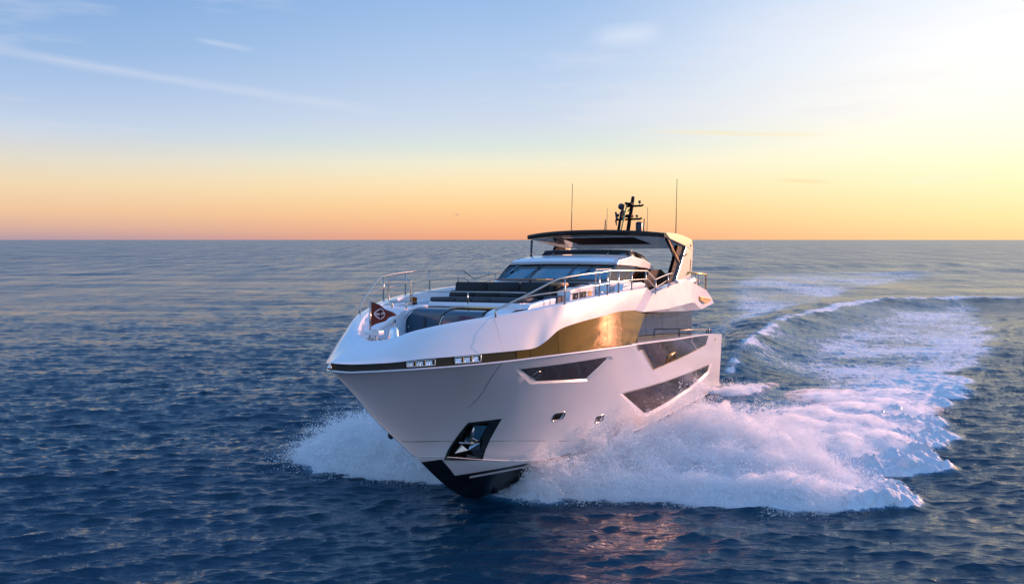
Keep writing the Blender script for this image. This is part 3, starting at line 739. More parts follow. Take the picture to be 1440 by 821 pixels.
# ---- guard rails both sides
TOPR = [(26.33,2.26,4.80),(26.33,2.26,4.98),(26.19,2.32,5.05),(25.28,2.70,5.40),(24.45,3.0,5.72),(23.99,3.15,5.87),(23.62,3.25,5.93),(22.6,3.42,6.03),(21.52,3.56,6.11),(20.61,3.66,6.18),(19.35,3.77,6.21),(17.9,3.83,6.23),(17.13,3.85,6.24),(16.9,3.85,6.20),(16.2,3.87,5.97),(16.0,3.87,5.94),(15.18,3.86,6.04),(14.04,3.85,6.17),(13.3,3.84,6.21)]
MIDR = [(25.95,2.42,5.14),(25.25,2.71,5.36),(23.69,3.23,5.52),(21.51,3.56,5.71),(19.37,3.76,5.87),(17.2,3.85,5.94),(16.9,3.85,5.91),(16.2,3.87,5.68),(16.0,3.87,5.65),(15.2,3.86,5.75),(14.2,3.85,5.92)]
Tz = herm([(13.5,5.70),(14.74,5.56),(15.88,5.39),(17.06,5.63),(19.4,5.50),(21.5,5.34),(23.68,5.13),(25.13,4.94),(26.33,4.80)])
zt = herm(sorted([(p[0], p[2]) for p in TOPR[2:]]))
for s in (1, -1):
    g = MB().tube([(p[0], p[1]*s, p[2]) for p in smoothline(TOPR, 3)], .028, 8).build('guard_rail', steel, yacht, smooth=True)
    MB().tube([(p[0], p[1]*s, p[2]) for p in smoothline(MIDR, 3)], .020, 8).build('mid_rail', steel, g, smooth=True)
    for x in (23.66,21.5,20.9,20.0,18.75,17.2,15.95,14.1) if s > 0 else (23.66,21.9,19.9,17.5,15.95,14.1):
        y = gT(x)-.01
        MB().tube([(x, y*s, Tz(x)-.02), (x, y*s, zt(x))], .024, 8).lathe([(.05,0),(.05,.015),(.03,.03)], (x, y*s, Tz(x)+.012), 10).build('stanchion', steel, g, smooth=True)
MB().tube(smoothline([(20.30,3.0,5.30),(20.28,3.0,6.15),(20.24,3.0,6.22),(18.85,3.0,6.26),(18.8,3.0,6.2),(18.8,3.0,5.35)], 3), .022, 8).tube([(20.28,3.0,5.45),(18.8,3.0,5.47)], .015, 6).build('boarding_gate', steel, yacht, smooth=True)
# ---- pilothouse
ph = slab('pilothouse', [(17.25,5.0),(17.05,5.86),(16.95,5.88),(10.6,5.80),(9.5,5.0)], 'y', -2.42, 2.42, gel, yacht, bevel=.04)
# windscreen panes: base (17.05, z5.88) to top (15.70, z6.50), slightly bowed in plan
def ws_pt(u, t):   # u -1..1 across, t 0 base .. 1 top
    x = (17.05+.35*(1-u*u))*(1-t)+(15.70+.30*(1-u*u))*t
    return (x, u*(2.28*(1-t)+2.225*t), 5.88*(1-t)+6.50*t+.03*(1-u*u))
def ws_pane(name, u0, u1, m, parent, off=0.):
    V = []; F = []; nu = 8
    for i in range(nu+1):
        for j in range(3):
            t = j/2; u = u0+(u1-u0)*i/nu; p = ws_pt(u, .02+.96*t); V.append((p[0]+off*.4, p[1], p[2]+off))
    for i in range(nu):
        for j in range(2): F.append((i*3+j, (i+1)*3+j, (i+1)*3+j+1, i*3+j+1))
    return mesh(name, V, F, m, parent, smooth=True)
def glass_mat():
    m = bpy.data.materials.new('windscreen_glass'); m.use_nodes = True; nt = m.node_tree; nt.nodes.clear(); N = nt.nodes.new
    t = N('ShaderNodeBsdfTransparent'); t.inputs[0].default_value = (.10,.24,.32,1)
    g = N('ShaderNodeBsdfGlossy'); g.inputs['Roughness'].default_value = .03; g.inputs[0].default_value = (.62,.88,1,1)
    f = N('ShaderNodeFresnel'); f.inputs[0].default_value = 3.4
    mx = N('ShaderNodeMixShader'); nt.links.new(f.outputs[0], mx.inputs[0]); nt.links.new(t.outputs[0], mx.inputs[1]); nt.links.new(g.outputs[0], mx.inputs[2])
    o = N('ShaderNodeOutputMaterial'); nt.links.new(mx.outputs[0], o.inputs[0]); return m
wglass = glass_mat()
for a, b in ((-.985,-.36),(-.34,.31),(.33,.985)):
    ws_pane('windscreen', a, b, wglass, ph)
for u in (-.99,-.35,.32,.99):
    MB().tube([ws_pt(u, 0), ws_pt(u, .5), ws_pt(u, 1)], .045, 6).build('mullion', gun if abs(u) < .9 else blk, ph)
MB().tube([ws_pt(u, 0) for u in np.linspace(-1, 1, 15)], .04, 6).build('windscreen_sill', blk, ph)
# interior: floor, dash, helm seats, back wall with a bright opening
MB().box(13.6,17.0,-2.15,2.15,5.89,5.895).build('helm_floor', mblk, ph)
MB().box(13.5,13.55,-2.2,-.4,5.88,6.5).box(13.5,13.55,1.55,2.2,5.88,6.5).box(13.5,13.55,-.4,1.55,5.88,6.02).build('rear_bulkhead', fabric, ph)
slab('dashboard', [(16.9,5.89),(15.9,5.89),(15.9,6.06),(16.5,5.98)], 'y', -1.9, 1.9, fabric, ph)
for y in (-.5,.65):
    MB().box(14.7,14.85,y-.28,y+.28,5.95,6.38).build('helm_seat', orange, ph, bevel=.04)
# wipers
for u0, u1 in ((-.95,-.82),(-.42,-.36),(.38,.62)):
    a = Vector(ws_pt(u0, .0))+Vector((.05,0,.03)); b = Vector(ws_pt(u1, .62))+Vector((.03,0,.03)); mid = a.lerp(b, .55)
    wp = MB().tube([a, b], .014, 6).tube([a+Vector((0,.08,0)), mid+Vector((0,.05,0))], .010, 6).build('wiper', gun, ph)
    MB().tube([b+Vector((.25,-.10,-.17)), b+Vector((-.18,.06,.12))], .018, 5).build('blade', mblk, wp)
# side windows
for s in (1, -1):
    sw = slab('pilothouse_window', [(15.88,6.48),(13.25,6.48),(14.3,5.93),(16.95,5.90)], 'y', 2.26*s, 2.29*s, MATS['blue_tinted_glass'], ph)
    MB().tube([(15.93,2.30*s,6.49),(13.15,2.30*s,6.49),(14.27,2.30*s,5.91),(17.05,2.30*s,5.88)], .035, 5, closed=True).build('window_frame', blk, sw)
    slab('pilothouse_window', [(12.95,6.47),(11.0,6.44),(11.0,5.9),(14.1,5.9)], 'y', 2.22*s, 2.25*s, dglass, ph)
# brow and coach roof
def brow():
    V = []; F = []
    prof = [(0,.0),(.06,.10),(-.05,.19),(-.9,.30),(-1.75,.42)]   # forward offset, height over 6.50
    us = np.linspace(-1, 1, 17)
    for u in us:
        bx, by, bz = ws_pt(u, 1)
        for k, (dx, dz) in enumerate(prof):
            V.append((bx+.12+dx, by*(1.03-.03*k), 6.50+dz+.03*(1-u*u)*(1 if k < 3 else .5)))
    n = len(prof)
    for i in range(len(us)-1):
        for j in range(n-1): F.append((i*n+j, (i+1)*n+j, (i+1)*n+j+1, i*n+j+1))
    o = mesh('brow', V, F, gel, ph, recalc=True, smooth=True); autosmooth(o, 35)
brow()
for s in (1, -1):
    sb = slab('side_brow', [(15.85,6.50),(15.55,6.69),(13.8,6.90),(12.0,6.80),(10.9,6.62),(10.2,6.40),(10.5,6.36),(11.9,6.45)], 'y', 2.30*s, 2.0*s, gel, ph, bevel=.03)
slab('coach_roof', [(15.5,-2.0),(15.5,2.0),(10.4,2.0),(10.4,-2.0)], 'z', 6.42, 6.60, gel, ph)
# flybridge wind deflector
def deflector():
    base = [(10.35,2.06,6.60),(10.9,2.06,6.66),(12.0,2.05,6.80),(13.0,2.03,6.90),(13.6,1.95,6.93),(13.88,1.6,6.95),(14.02,.8,6.97),(14.05,0,6.975)]
    top = [(10.5,2.0,6.74),(11.2,2.0,6.97),(12.2,2.0,7.09),(12.9,1.98,7.14),(13.2,1.9,7.15),(13.36,1.6,7.165),(13.48,.8,7.18),(13.5,0,7.185)]
    base = base+[(p[0], -p[1], p[2]) for p in base[-2::-1]]; top = top+[(p[0], -p[1], p[2]) for p in top[-2::-1]]
    B_ = smoothline(base, 4); T_ = smoothline(top, 4); V = []
    for a, b in zip(B_, T_): V += [a, b]
    F = [(2*i, 2*i+2, 2*i+3, 2*i+1) for i in range(len(B_)-1)]
    o = mesh('wind_deflector', V, F, smoke, yacht, smooth=True)
    MB().tube(T_, .022, 6).build('top_rim', blk, o, smooth=True)
    for k in (7, 14, 22, 34, 42, 49):
        if k < len(B_): MB().tube([B_[k], T_[k]], .028, 5).build('mullion', blk, o)
deflector()
# flybridge furniture hints behind the deflector
MB().box(10.2,12.6,-1.2,1.2,6.3,6.78).build('flybridge_helm', gelin, yacht, bevel=.05)
MB().box(6.0,8.2,-2.6,-.4,5.3,5.95).box(6.0,8.2,.4,2.6,5.3,5.95).build('flybridge_sofa', fabric, yacht, bevel=.06)
slab('flybridge_coaming', [(9.6,5.2),(13.6,5.2),(13.2,5.95),(12.2,6.35),(10.6,6.42),(9.6,6.2)], 'y', 2.55, 2.62, pblk, yacht)
MB().box(3.95,8.0,-3.0,3.0,5.28,5.34).build('aft_deck', teak, yacht)
MB().tube([(10.6,2.9,6.15),(9.4,2.9,6.05)], .03, 6).build('grab_handle', gold, yacht)
for s in (1, -1):
    a = MB().tube([(8.0,3.18*s,6.33),(3.95,3.18*s,6.31),(3.95,3.18*s,5.3)], .035, 7).build('aft_rail', gold if s > 0 else steel, yacht, smooth=True)  # port run coloured gold as if sunlit, starboard plain steel
    MB().tube([(8.0,3.18*s,6.02),(3.95,3.18*s,6.0)], .02, 6).tube([(8.0,3.18*s,5.72),(3.95,3.18*s,5.7)], .02, 6).build('mid_rail', steel, a, smooth=True)
    for x in (6.3,5.6): MB().tube([(x,3.18*s,5.3),(x,3.18*s,6.3)], .028, 6).build('stanchion', steel, a, smooth=True)
a = MB().tube([(3.95,3.18,6.31),(3.95,-3.18,6.31)], .035, 7).build('aft_rail', steel, yacht, smooth=True)
MB().tube([(3.95,3.18,6.0),(3.95,-3.18,6.0)], .02, 6).tube([(3.95,3.18,5.7),(3.95,-3.18,5.7)], .02, 6).build('mid_rail', steel, a)
MB().box(4.3,4.6,2.3,2.8,5.34,6.05).build('ensign_staff_box', orange, yacht, bevel=.05)
# ---- hardtop
def hardtop():
    ys = np.linspace(-3.18, 3.18, 33); V = []; F = []
    for y in ys:
        u = y/3.18; c = 1-abs(u)**2.4
        xf = 12.2+.75*c; zt_ = 7.935+.135*c; zb = 7.745+.115*c
        xa, za = 6.95, 7.57
        V += [(xf, y, zt_), (xf+.03, y, (zt_+zb)/2), (xf-.02, y, zb), (xf-.25, y, zb+.015), (11.0, y*.985, 7.735+.07*c), (9.0, y*.985, 7.66+.03*c), (xa, y*.985, za),
              (xa-.05, y, za+.08), (xa, y, 7.86+.06*c), (9.0, y, 8.0+.12*c), (11.0, y, 8.01+.13*c)]
    n = 11
    for i in range(len(ys)-1):
        for j in range(n): F.append((i*n+j, i*n+(j+1) % n, (i+1)*n+(j+1) % n, (i+1)*n+j))
    F.append(tuple(range(n))); F.append(tuple(range((len(ys)-1)*n, len(ys)*n))[::-1])
    o = mesh('hardtop', V, F, carbon, yacht, recalc=True); autosmooth(o, 40)
    # soffit panel, sunroof opening
    def zs(x): return float(np.interp(x, [6.95,9.0,11.0,12.2], [7.57,7.68,7.79,7.86]))-.03
    def quad(name, pts, m, dz):
        return mesh(name, [(x, y, zs(x)+dz) for x, y in pts]+[(x, y, zs(x)+dz+.02) for x, y in pts], [(0,1,2,3),(7,6,5,4),(0,4,5,1),(1,5,6,2),(2,6,7,3),(3,7,4,0)], m, o, recalc=True)
    quad('soffit', [(12.25,-2.2),(12.25,2.9),(7.0,3.0),(7.0,-2.7)], soffit, -.035)
    quad('sunroof', [(12.0,-1.6),(12.0,1.75),(9.2,1.75),(9.2,-1.75)], mblk, -.045)
    return o
ht = hardtop()
# white side plates of the hardtop and the arch legs
HP = [(12.0,7.945),(11.2,7.99),(10.2,8.02),(8.94,8.0),(8.0,7.96),(7.18,7.90),(6.93,7.40),(8.10,7.52),(9.6,7.63),(11.35,7.745)]
LGP = [(8.25,7.535),(6.93,7.42),(7.12,6.4),(7.30,6.18),(7.62,6.08),(9.60,5.86),(10.20,5.86)]
LGI = [(9.35,7.55),(8.2,7.53),(9.62,5.88),(10.20,5.84),(11.1,5.72),(10.0,6.75)]
for s in (1, -1):
    y1 = 3.10
    p = slab('side_plate', HP, 'y', y1*s, (y1+.10)*s, silver, ht, bevel=.01)
    leg = slab('arch_leg', LGP, 'y', (y1-.08)*s, (y1+.08)*s, silver, yacht, bevel=.012)
    slab('inner_leg', LGI, 'y', (y1-.20)*s, (y1-.05)*s, pblk, leg)
    slab('slot', [(7.42,6.95),(7.28,6.95),(7.40,6.32),(8.3,6.18),(8.3,6.24),(7.52,6.38)], 'y', (y1+.078)*s, (y1+.084)*s, mblk, leg)
    slab('mark', [(8.95,7.10),(8.1,7.22),(8.15,7.16),(8.85,7.02)], 'y', (y1+.078)*s, (y1+.084)*s, mblk, leg)
    MB().lathe([(.07,0),(.07,.02),(.03,.03)], (7.45,(y1+.10)*s,7.62), 12, 'y').build('side_lamp', gun, p, smooth=True)
    slab('leg_foot', [(9.6,5.86),(7.35,6.13),(7.3,5.9),(10.3,5.6)], 'y', (y1-.10)*s, (y1+.30)*s, gelin, leg)
    st = MB().tube([(11.25,3.0*s,7.72),(9.40,3.05*s,6.77)] if s > 0 else [(12.3,-2.92,7.70),(12.4,-2.92,6.5)], .055, 8).build('strut', blk if s < 0 else carbon, ht, smooth=True)
    if s > 0: MB().tube([(11.12,3.07,7.72),(9.28,3.12,6.77)], .02, 6).build('strut_trim', gold, ht)
# ---- mast and antennas on the hardtop
mast = MB().tube([(8.75,-.02,8.0),(8.35,-.02,8.9),(7.85,-.02,9.6)], .075, 8, r1=.06).tube([(7.5,.05,8.0),(7.1,.05,8.9),(6.75,.05,9.6),(6.55,.05,10.1)], .10, 8, r1=.09).build('mast', mblk, yacht, smooth=True)
MB().tube([(8.5,.05,8.1),(8.0,.05,8.9),(7.6,.05,9.5)], .05, 6).build('lit_brace', gold, mast)  # sunlight on this brace is put into its gold colour
def arm(x, y0, y1, z, tips):
    a = MB().tube([(x, y0, z), (x, y1, z+.02), (x, y1+.07, z+.07)], .05, 6).build('cross_arm', mblk, mast, smooth=True)
    for y, h in tips: MB().tube([(x,y,z),(x,y,z+h*.6)], .015, 6).lathe([(.04,0),(.07,.02),(.065,h*.45),(.02,h*.5)], (x,y,z+h*.5), 10).build('beacon', gun, a, smooth=True)
arm(7.5, -.52, .72, 8.92, ((-.42,.30),(.18,.12),(.55,.22)))
arm(6.9, -.18, .62, 9.62, ((-.2,.22),(.50,.28)))
MB().tube([(7.5,-.52,8.92),(7.5,-.50,8.74),(7.5,-.48,8.64)], .05, 6, r1=.015).build('horn', mblk, mast)
MB().lathe([(.05,-.12),(.17,-.10),(.20,0),(.17,.12),(.06,.16)], (7.5,-.13,9.20), 16).box(7.4,7.6,-.3,-.1,8.94,9.06).build('camera_dome', gun, mast, smooth=True)
MB().box(7.3,7.7,-.02,.32,9.02,9.16).build('junction_box', mblk, mast, bevel=.02)
MB().box(7.0,7.3,-.1,.2,9.66,9.78).build('junction_box', mblk, mast, bevel=.02)
MB().tube([(7.6,-.45,8.95),(7.6,-.5,9.3)], .05, 8).build('nav_lamp', gun, mast)
MB().tube([(7.2,.05,8.95),(7.0,-.15,9.3),(6.9,.1,9.6)], .03, 6).build('brace', mblk, mast)
MB().box(7.0,9.0,-.35,.45,8.02,8.16).build('mast_foot', mblk, mast, bevel=.03)
MB().lathe([(.04,-.12),(.13,-.09),(.16,0),(.12,.09),(.04,.11)], (7.5,-.26,9.57), 14, 'x').build('searchlight', gun, mast, smooth=True)
MB().tube([(7.5,-.13,9.34),(7.5,-.22,9.50)], .04, 6).build('light_bracket', mblk, mast)
MB().tube([(6.6,.05,10.05),(6.55,.05,10.12)], .075, 10).build('mast_head_lamp', blk, mast)
MB().lathe([(.10,8.0),(.15,8.05),(.165,8.2),(.165,8.76),(.14,8.83),(.05,8.85)], (6.9,.48,0), 18).build('satellite_dome', gun, yacht, smooth=True)
for x, y, z, r_ in ((8.0,2.637,10.74,.018),(8.0,-2.637,10.74,.018),(7.5,-.97,9.50,.014),(7.5,1.09,9.50,.014),(7.5,-1.06,8.94,.034),(7.5,.92,8.94,.034)):
    MB().tube([(x+.12,y,7.9),(x,y,z)], r_*1.25, 6, r1=r_*.7).build('whip_antenna', gun, yacht, smooth=True)

# ---- pennant on its staff at the bow
def to_world(o): o.matrix_world = BOAT
pen = bpy.data.objects.new('pennant', None); col.objects.link(pen); pen.matrix_world = BOAT @ Matrix.Translation((28.2,-.58,4.15))
tag(pen, 'dark red triangular pennant with white diamond emblem on bow staff', 'pennant')
MB().tube([(0,0,.0),(0,0,1.10)], .026, 8).build('staff', steel, pen, smooth=True)
def cloth():
    ny, nz = 26, 14; V = []; F = []
    L_ = .70
    def P(s, t):   # s 0..1 along fly, t 0..1 hoist bottom to top
        half = .34*(1-s)**.85; zc_ = .72+.03*s-.05*s*s; z = zc_+(2*t-1)*half
        z += .02*math.sin(9*s)*s-.25*max(0, s-.8)**1.5
        y = .03+L_*s; x = -.12*s+.075*math.sin(9.5*s+1.6*t)*s**.6
        return (x, y, z)
    for i in range(ny+1):
        for j in range(nz+1): V.append(P(i/ny*.985, j/nz))
    for i in range(ny):
        for j in range(nz): F.append((i*(nz+1)+j, (i+1)*(nz+1)+j, (i+1)*(nz+1)+j+1, i*(nz+1)+j+1))
    c = mesh('cloth', V, F, flagred, pen, smooth=True)
    # emblem: rounded diamond outline, a band across and a dark upright mark, following the cloth
    def surf(y, z, off):
        s = max(0, (y-.03)/L_); half = .34*(1-s)**.85; zc_ = .72+.03*s-.05*s*s; t = .5+(z-zc_)/(2*half)
        p = P(s, t); return (p[0]+off, p[1], z)
    cy, cz = .29, .735
    def strip(name, pts, wd, m, off, closed=False):
        V = []; n = len(pts)
        for i in range(n):
            a = pts[(i-1) % n] if closed or i else pts[0]; b = pts[(i+1) % n] if closed or i < n-1 else pts[-1]
            d = Vector((b[0]-a[0], b[1]-a[1])).normalized(); nn = Vector((-d.y, d.x))*wd/2
            V += [surf(pts[i][0]+nn.x, pts[i][1]+nn.y, off), surf(pts[i][0]-nn.x, pts[i][1]-nn.y, off)]
        F = [(2*i, (2*i+2) % (2*n), (2*i+3) % (2*n), 2*i+1) for i in range(n if closed else n-1)]
        mesh(name, V, F, m, c)
    dm = []
    for k in range(32):
        a = 2*math.pi*k/32; r_ = .135/(abs(math.cos(a))**1.25+abs(math.sin(a))**1.25)**(1/1.25); dm.append((cy+r_*1.12*math.cos(a), cz+r_*math.sin(a)))
    strip('emblem', dm, .032, flagw, .012, True)
    strip('emblem', [(cy-.14+.028*i, cz-.015*math.sin(i*.63-.6)) for i in range(11)], .045, flagw, .012)
    strip('emblem_mark', [(cy, cz-.13), (cy, cz+.13)], .028, navy, .018)
cloth()

# ---- a distant seabird
bird = bpy.data.objects.new('seabird', None); col.objects.link(bird); bird.location = (-9.9, 150, 12.83); bird.rotation_euler = (0, 0, R(70))
tag(bird, 'tiny distant seabird gliding low over the horizon', 'bird')
MB().lathe([(.01,-.26),(.04,-.16),(.075,-.02),(.07,.08),(.04,.16),(.035,.20),(.01,.26)], (0,0,0), 10, 'x').build('body', mat('grey_feathers', (.35,.32,.30), .8), bird, smooth=True)
for s in (1, -1):
    V = [(.10,.04*s,.02),(-.08,.04*s,.02),(.13,.26*s,.13),(-.03,.28*s,.13),(.02,.60*s,.04),(-.04,.58*s,.04)]
    V += [(a, b, c-.012) for a, b, c in V]
    mesh('wing', V, [(0,1,3,2),(2,3,5,4),(6,8,9,7),(8,10,11,9),(0,2,8,6),(2,4,10,8),(1,7,9,3),(3,9,11,5),(4,5,11,10),(0,6,7,1)], MATS['grey_feathers'], bird, recalc=True)

# ================================================================ the sea
def vnoise(x, y, seed, per=256):
    """smooth value noise, numpy"""
    g = np.random.default_rng(seed).random((per, per)).astype(np.float32)
    xi = np.floor(x).astype(np.int64); yi = np.floor(y).astype(np.int64); fx = (x-xi).astype(np.float32); fy = (y-yi).astype(np.float32)
    fx = fx*fx*(3-2*fx); fy = fy*fy*(3-2*fy); x0 = xi % per; y0 = yi % per; x1 = (xi+1) % per; y1 = (yi+1) % per
    return (g[x0, y0]*(1-fx)+g[x1, y0]*fx)*(1-fy)+(g[x0, y1]*(1-fx)+g[x1, y1]*fx)*fy
def fbm(x, y, seed, oct=4, gain=.5):
    s = 0; a = 1; n = 0
    for k in range(oct):
        s = s+a*vnoise(x*2**k+17.3*k, y*2**k+5.1*k, seed+k); n += a; a *= gain
    return s/n
def polydist(x, y, P):
    """distance to polyline, parameter along it (0..1) and side (+ left of direction)"""
    best = np.full(x.shape, 1e9, np.float32); par = np.zeros_like(best); side = np.zeros_like(best)
    n = len(P)-1
    for i in range(n):
        ax, ay = P[i]; bx, by = P[i+1]; dx, dy = bx-ax, by-ay; L2 = dx*dx+dy*dy
        t = np.clip(((x-ax)*dx+(y-ay)*dy)/L2, 0, 1); qx = x-ax-t*dx; qy = y-ay-t*dy; d = np.hypot(qx, qy)
        m_ = d < best; best[m_] = d[m_]; par[m_] = (i+t[m_])/n; side[m_] = np.sign(dx*(y[m_]-ay)-dy*(x[m_]-ax))
    return best, par, side
def inpoly(x, y, P):
    c = np.zeros(x.shape, bool); n = len(P)
    for i in range(n):
        x0, y0 = P[i]; x1, y1 = P[(i+1) % n]
        if y0 == y1: continue
        m_ = ((y0 > y) != (y1 > y)) & (x < (x1-x0)*(y-y0)/(y1-y0)+x0); c ^= m_
    return c
def sdf(x, y, P):
    d, _, _ = polydist(x, y, P+[P[0]]); return np.where(inpoly(x, y, P), d, -d)
sm = lambda a, b, v: (lambda t: t*t*(3-2*t))(np.clip((v-a)/(b-a), 0, 1))

def ocean_tile(N, L_, lmin, lmax, amp, wdir, spread, seed, slope=2.2):
    k1 = np.fft.fftfreq(N, L_/N)*2*np.pi; kx, ky = np.meshgrid(k1, k1, indexing='ij'); k = np.hypot(kx, ky); k[0, 0] = 1
    r_ = np.random.default_rng(seed); lam = 2*np.pi/k
    c = (kx*math.cos(wdir)+ky*math.sin(wdir))/k
    S_ = k**(-slope)*np.abs(c)**spread*np.exp(-(lam/lmax)**4)*np.exp(-(lmin/lam)**4); S_[0, 0] = 0
    A = np.fft.fft2(np.real(np.fft.ifft2(S_*(r_.normal(size=(N, N))+1j*r_.normal(size=(N, N))))))
    h = np.real(np.fft.ifft2(A)); g = amp/h.std()
    dx = np.real(np.fft.ifft2(1j*kx/k*A)); dy = np.real(np.fft.ifft2(1j*ky/k*A))
    return h*g, dx*g, dy*g
def lowpass(h, L_, lam):
    N = h.shape[0]; k1 = np.fft.fftfreq(N, L_/N); kx, ky = np.meshgrid(k1, k1, indexing='ij'); k = np.hypot(kx, ky)
    return np.real(np.fft.ifft2(np.fft.fft2(h)*np.exp(-(k*lam)**2))).astype(np.float32)
def samp(h, L_, x, y):
    N = h.shape[0]; u = x/L_*N; v = y/L_*N; xi = np.floor(u).astype(np.int64); yi = np.floor(v).astype(np.int64)
    fx = (u-xi).astype(np.float32); fy = (v-yi).astype(np.float32); x0 = xi % N; y0 = yi % N; x1 = (xi+1) % N; y1 = (yi+1) % N
    return (h[x0, y0]*(1-fx)+h[x1, y0]*fx)*(1-fy)+(h[x0, y1]*(1-fx)+h[x1, y1]*fx)*fy

BND = [(-1.6,27.6),(-.4,26.7),(1.8,26.2),(4.1,26.0),(6.2,25.4),(8.2,24.7),(10.5,24.6),(12.6,26.0),(13.0,27.2),(12.4,28.7),(14.1,29.5),(16.3,29.8),(16.7,31.8),(19.6,35.3),(20.7,38.1),(25.4,43.3),(28.6,50.2),(36,60),(41.0,67.9),(46.5,78),(54.0,92),(61.1,108.6)]
CRS = [(11.6,45.0),(13.6,51),(16.0,57.7),(20.2,66.9),(25.3,77.1),(32.5,87.6),(40.3,97.3),(47.3,103.5),(53,107),(59.1,108.6)]
CR2 = CRS+[(67.1,108.2),(85,112)]
FOAM = BND+CRS[::-1]+[(10.2,45),(5.9,36),(0,27.5)]
WASH = [(9.5,46),(11.5,49),(13.3,52.9),(24.8,77.7),(39.7,102),(60.4,138),(110,203),(96,216),(62,212),(37.3,154.7),(22.8,94.4),(11,62),(7,50)]
STB = [(-.8,27.4),(-3.0,28.6),(-4.1,28.9),(-5.6,28.9),(-7.0,29.7),(-8.0,30.7),(-8.3,32.0),(-7.2,33.5),(-5,33.5),(-1,31.5)]
def wake_height(x, y):
    d, t, s = polydist(x, y, CR2)
    amp = .25+1.0*sm(0, .25, t)*(1-.45*t)
    near = np.where(s < 0, np.exp(-(d/(1.3+3.2*t))**1.3), np.exp(-(d/(2.4+7*t))**2))
    h = amp*near*(.88+.24*vnoise(x*.2, y*.2, 91))*(1-sm(.93, 1, t))
    tr = np.exp(-((d-(5.0+9*t))/(3+5*t))**2)*(s < 0); h = h-.35*amp*tr
    # secondary undulations outside and inside the wake
    h = h+.10*np.sin(d*1.15/(1+1.2*t)+2*vnoise(x*.1, y*.1, 3))*np.exp(-d/16)*(s < 0)*sm(.02, .2, t)
    d2, t2, s2 = polydist(x, y, [(88,196),(101,205),(120,214),(137,222),(175,236)])
    h = h+.9*np.exp(-(d2/4.5)**2)*sm(0, .2, t2)*(1-sm(.9, 1, t2))
    d3, t3, s3 = polydist(x, y, [(40,232),(57,238),(106,257),(172,279),(300,320)])
    h = h+.55*np.exp(-(d3/4.)**2)
    return h
# spray: (x, y, height, radius)
SPR = [(-.3,26.95,.8,.35),(.15,26.5,1.25,.38),(.5,26.2,1.45,.38),(1.0,26.3,1.6,.44),(1.5,26.7,1.65,.5),(2.1,27.3,1.65,.55),(2.8,28.2,1.6,.6),(3.6,29.1,1.55,.6),(4.4,30.1,1.5,.6),(5.1,31.1,1.45,.6),(5.8,32.2,1.4,.65),(6.5,33.4,1.3,.65),(7.2,34.7,1.15,.65),(7.9,36.1,.95,.65),(8.6,37.8,.7,.6),(9.4,39.6,.45,.6),
       (2.2,26.6,.85,.6),(3.4,26.9,.8,.8),(4.8,27.0,.75,.9),(6.2,26.6,.8,1.0),(7.6,26.2,.95,1.0),(8.8,26.0,1.05,1.0),(9.8,25.8,.85,.8),(10.8,26.1,.5,.7),
       (3.0,28.4,1.1,.9),(4.2,29.6,1.3,1.0),(5.4,30.4,1.5,1.0),(6.4,31.3,1.8,.95),(4.6,28.3,1.0,1.0),(6.2,28.9,1.3,1.1),(7.6,28.4,1.35,1.1),(8.9,27.9,1.2,1.0),
       (7.4,31.8,2.3,.85),(8.2,31.3,2.6,.8),(8.9,30.6,2.3,.85),(7.5,30.4,1.9,1.1),(9.6,29.6,1.6,.95),(9.8,32.4,1.5,1.0),(10.4,30.8,1.3,1.0),(10.6,28.6,.9,.9),(11.3,27.2,.5,.8)]
SP2 = [(11.6,32.8,.9,1.3),(13.0,32.0,.75,1.2),(13.6,34.0,.9,1.4),(15.0,33.2,.6,1.2),(15.2,35.8,.7,1.5),(12.0,35.2,1.0,1.3),(17.2,36.4,.45,1.3),(16.8,39.2,.55,1.7),(19.0,40.5,.4,1.7),(13.8,37.8,.7,1.5),(20.5,43.5,.35,2.),(17.0,43.0,.35,2.2),(9.8,35.4,.6,.8)]
SP3 = [(10.6,43.6,.5,.4),(11.1,43.9,.75,.5),(11.8,44.0,.8,.6),(12.5,44.5,.65,.6),(13.2,45.1,.5,.55),(14.0,45.9,.35,.5),(14.9,46.9,.25,.5)]
SPS = [(-7.7,31.1,.65,.5),(-7.1,31.0,1.1,.6),(-6.4,30.8,1.5,.75),(-5.6,30.6,1.7,.85),(-4.8,30.3,1.7,.9),(-4.0,30.0,1.55,.9),(-3.2,29.5,1.25,.8),(-2.4,29.1,.8,.7),(-1.6,28.7,.5,.5),(-5.6,32,1.5,1.0),(-4.4,31.5,1.5,1.0)]
def spray_h(x, y, B, p=3):
    s = np.zeros_like(x, dtype=np.float32)
    for bx, by, h, r_ in B:
        s += (h*np.exp(-(((x-bx)**2+(y-by)**2)/(r_*r_)*.75)))**p
    return s**(1/p)
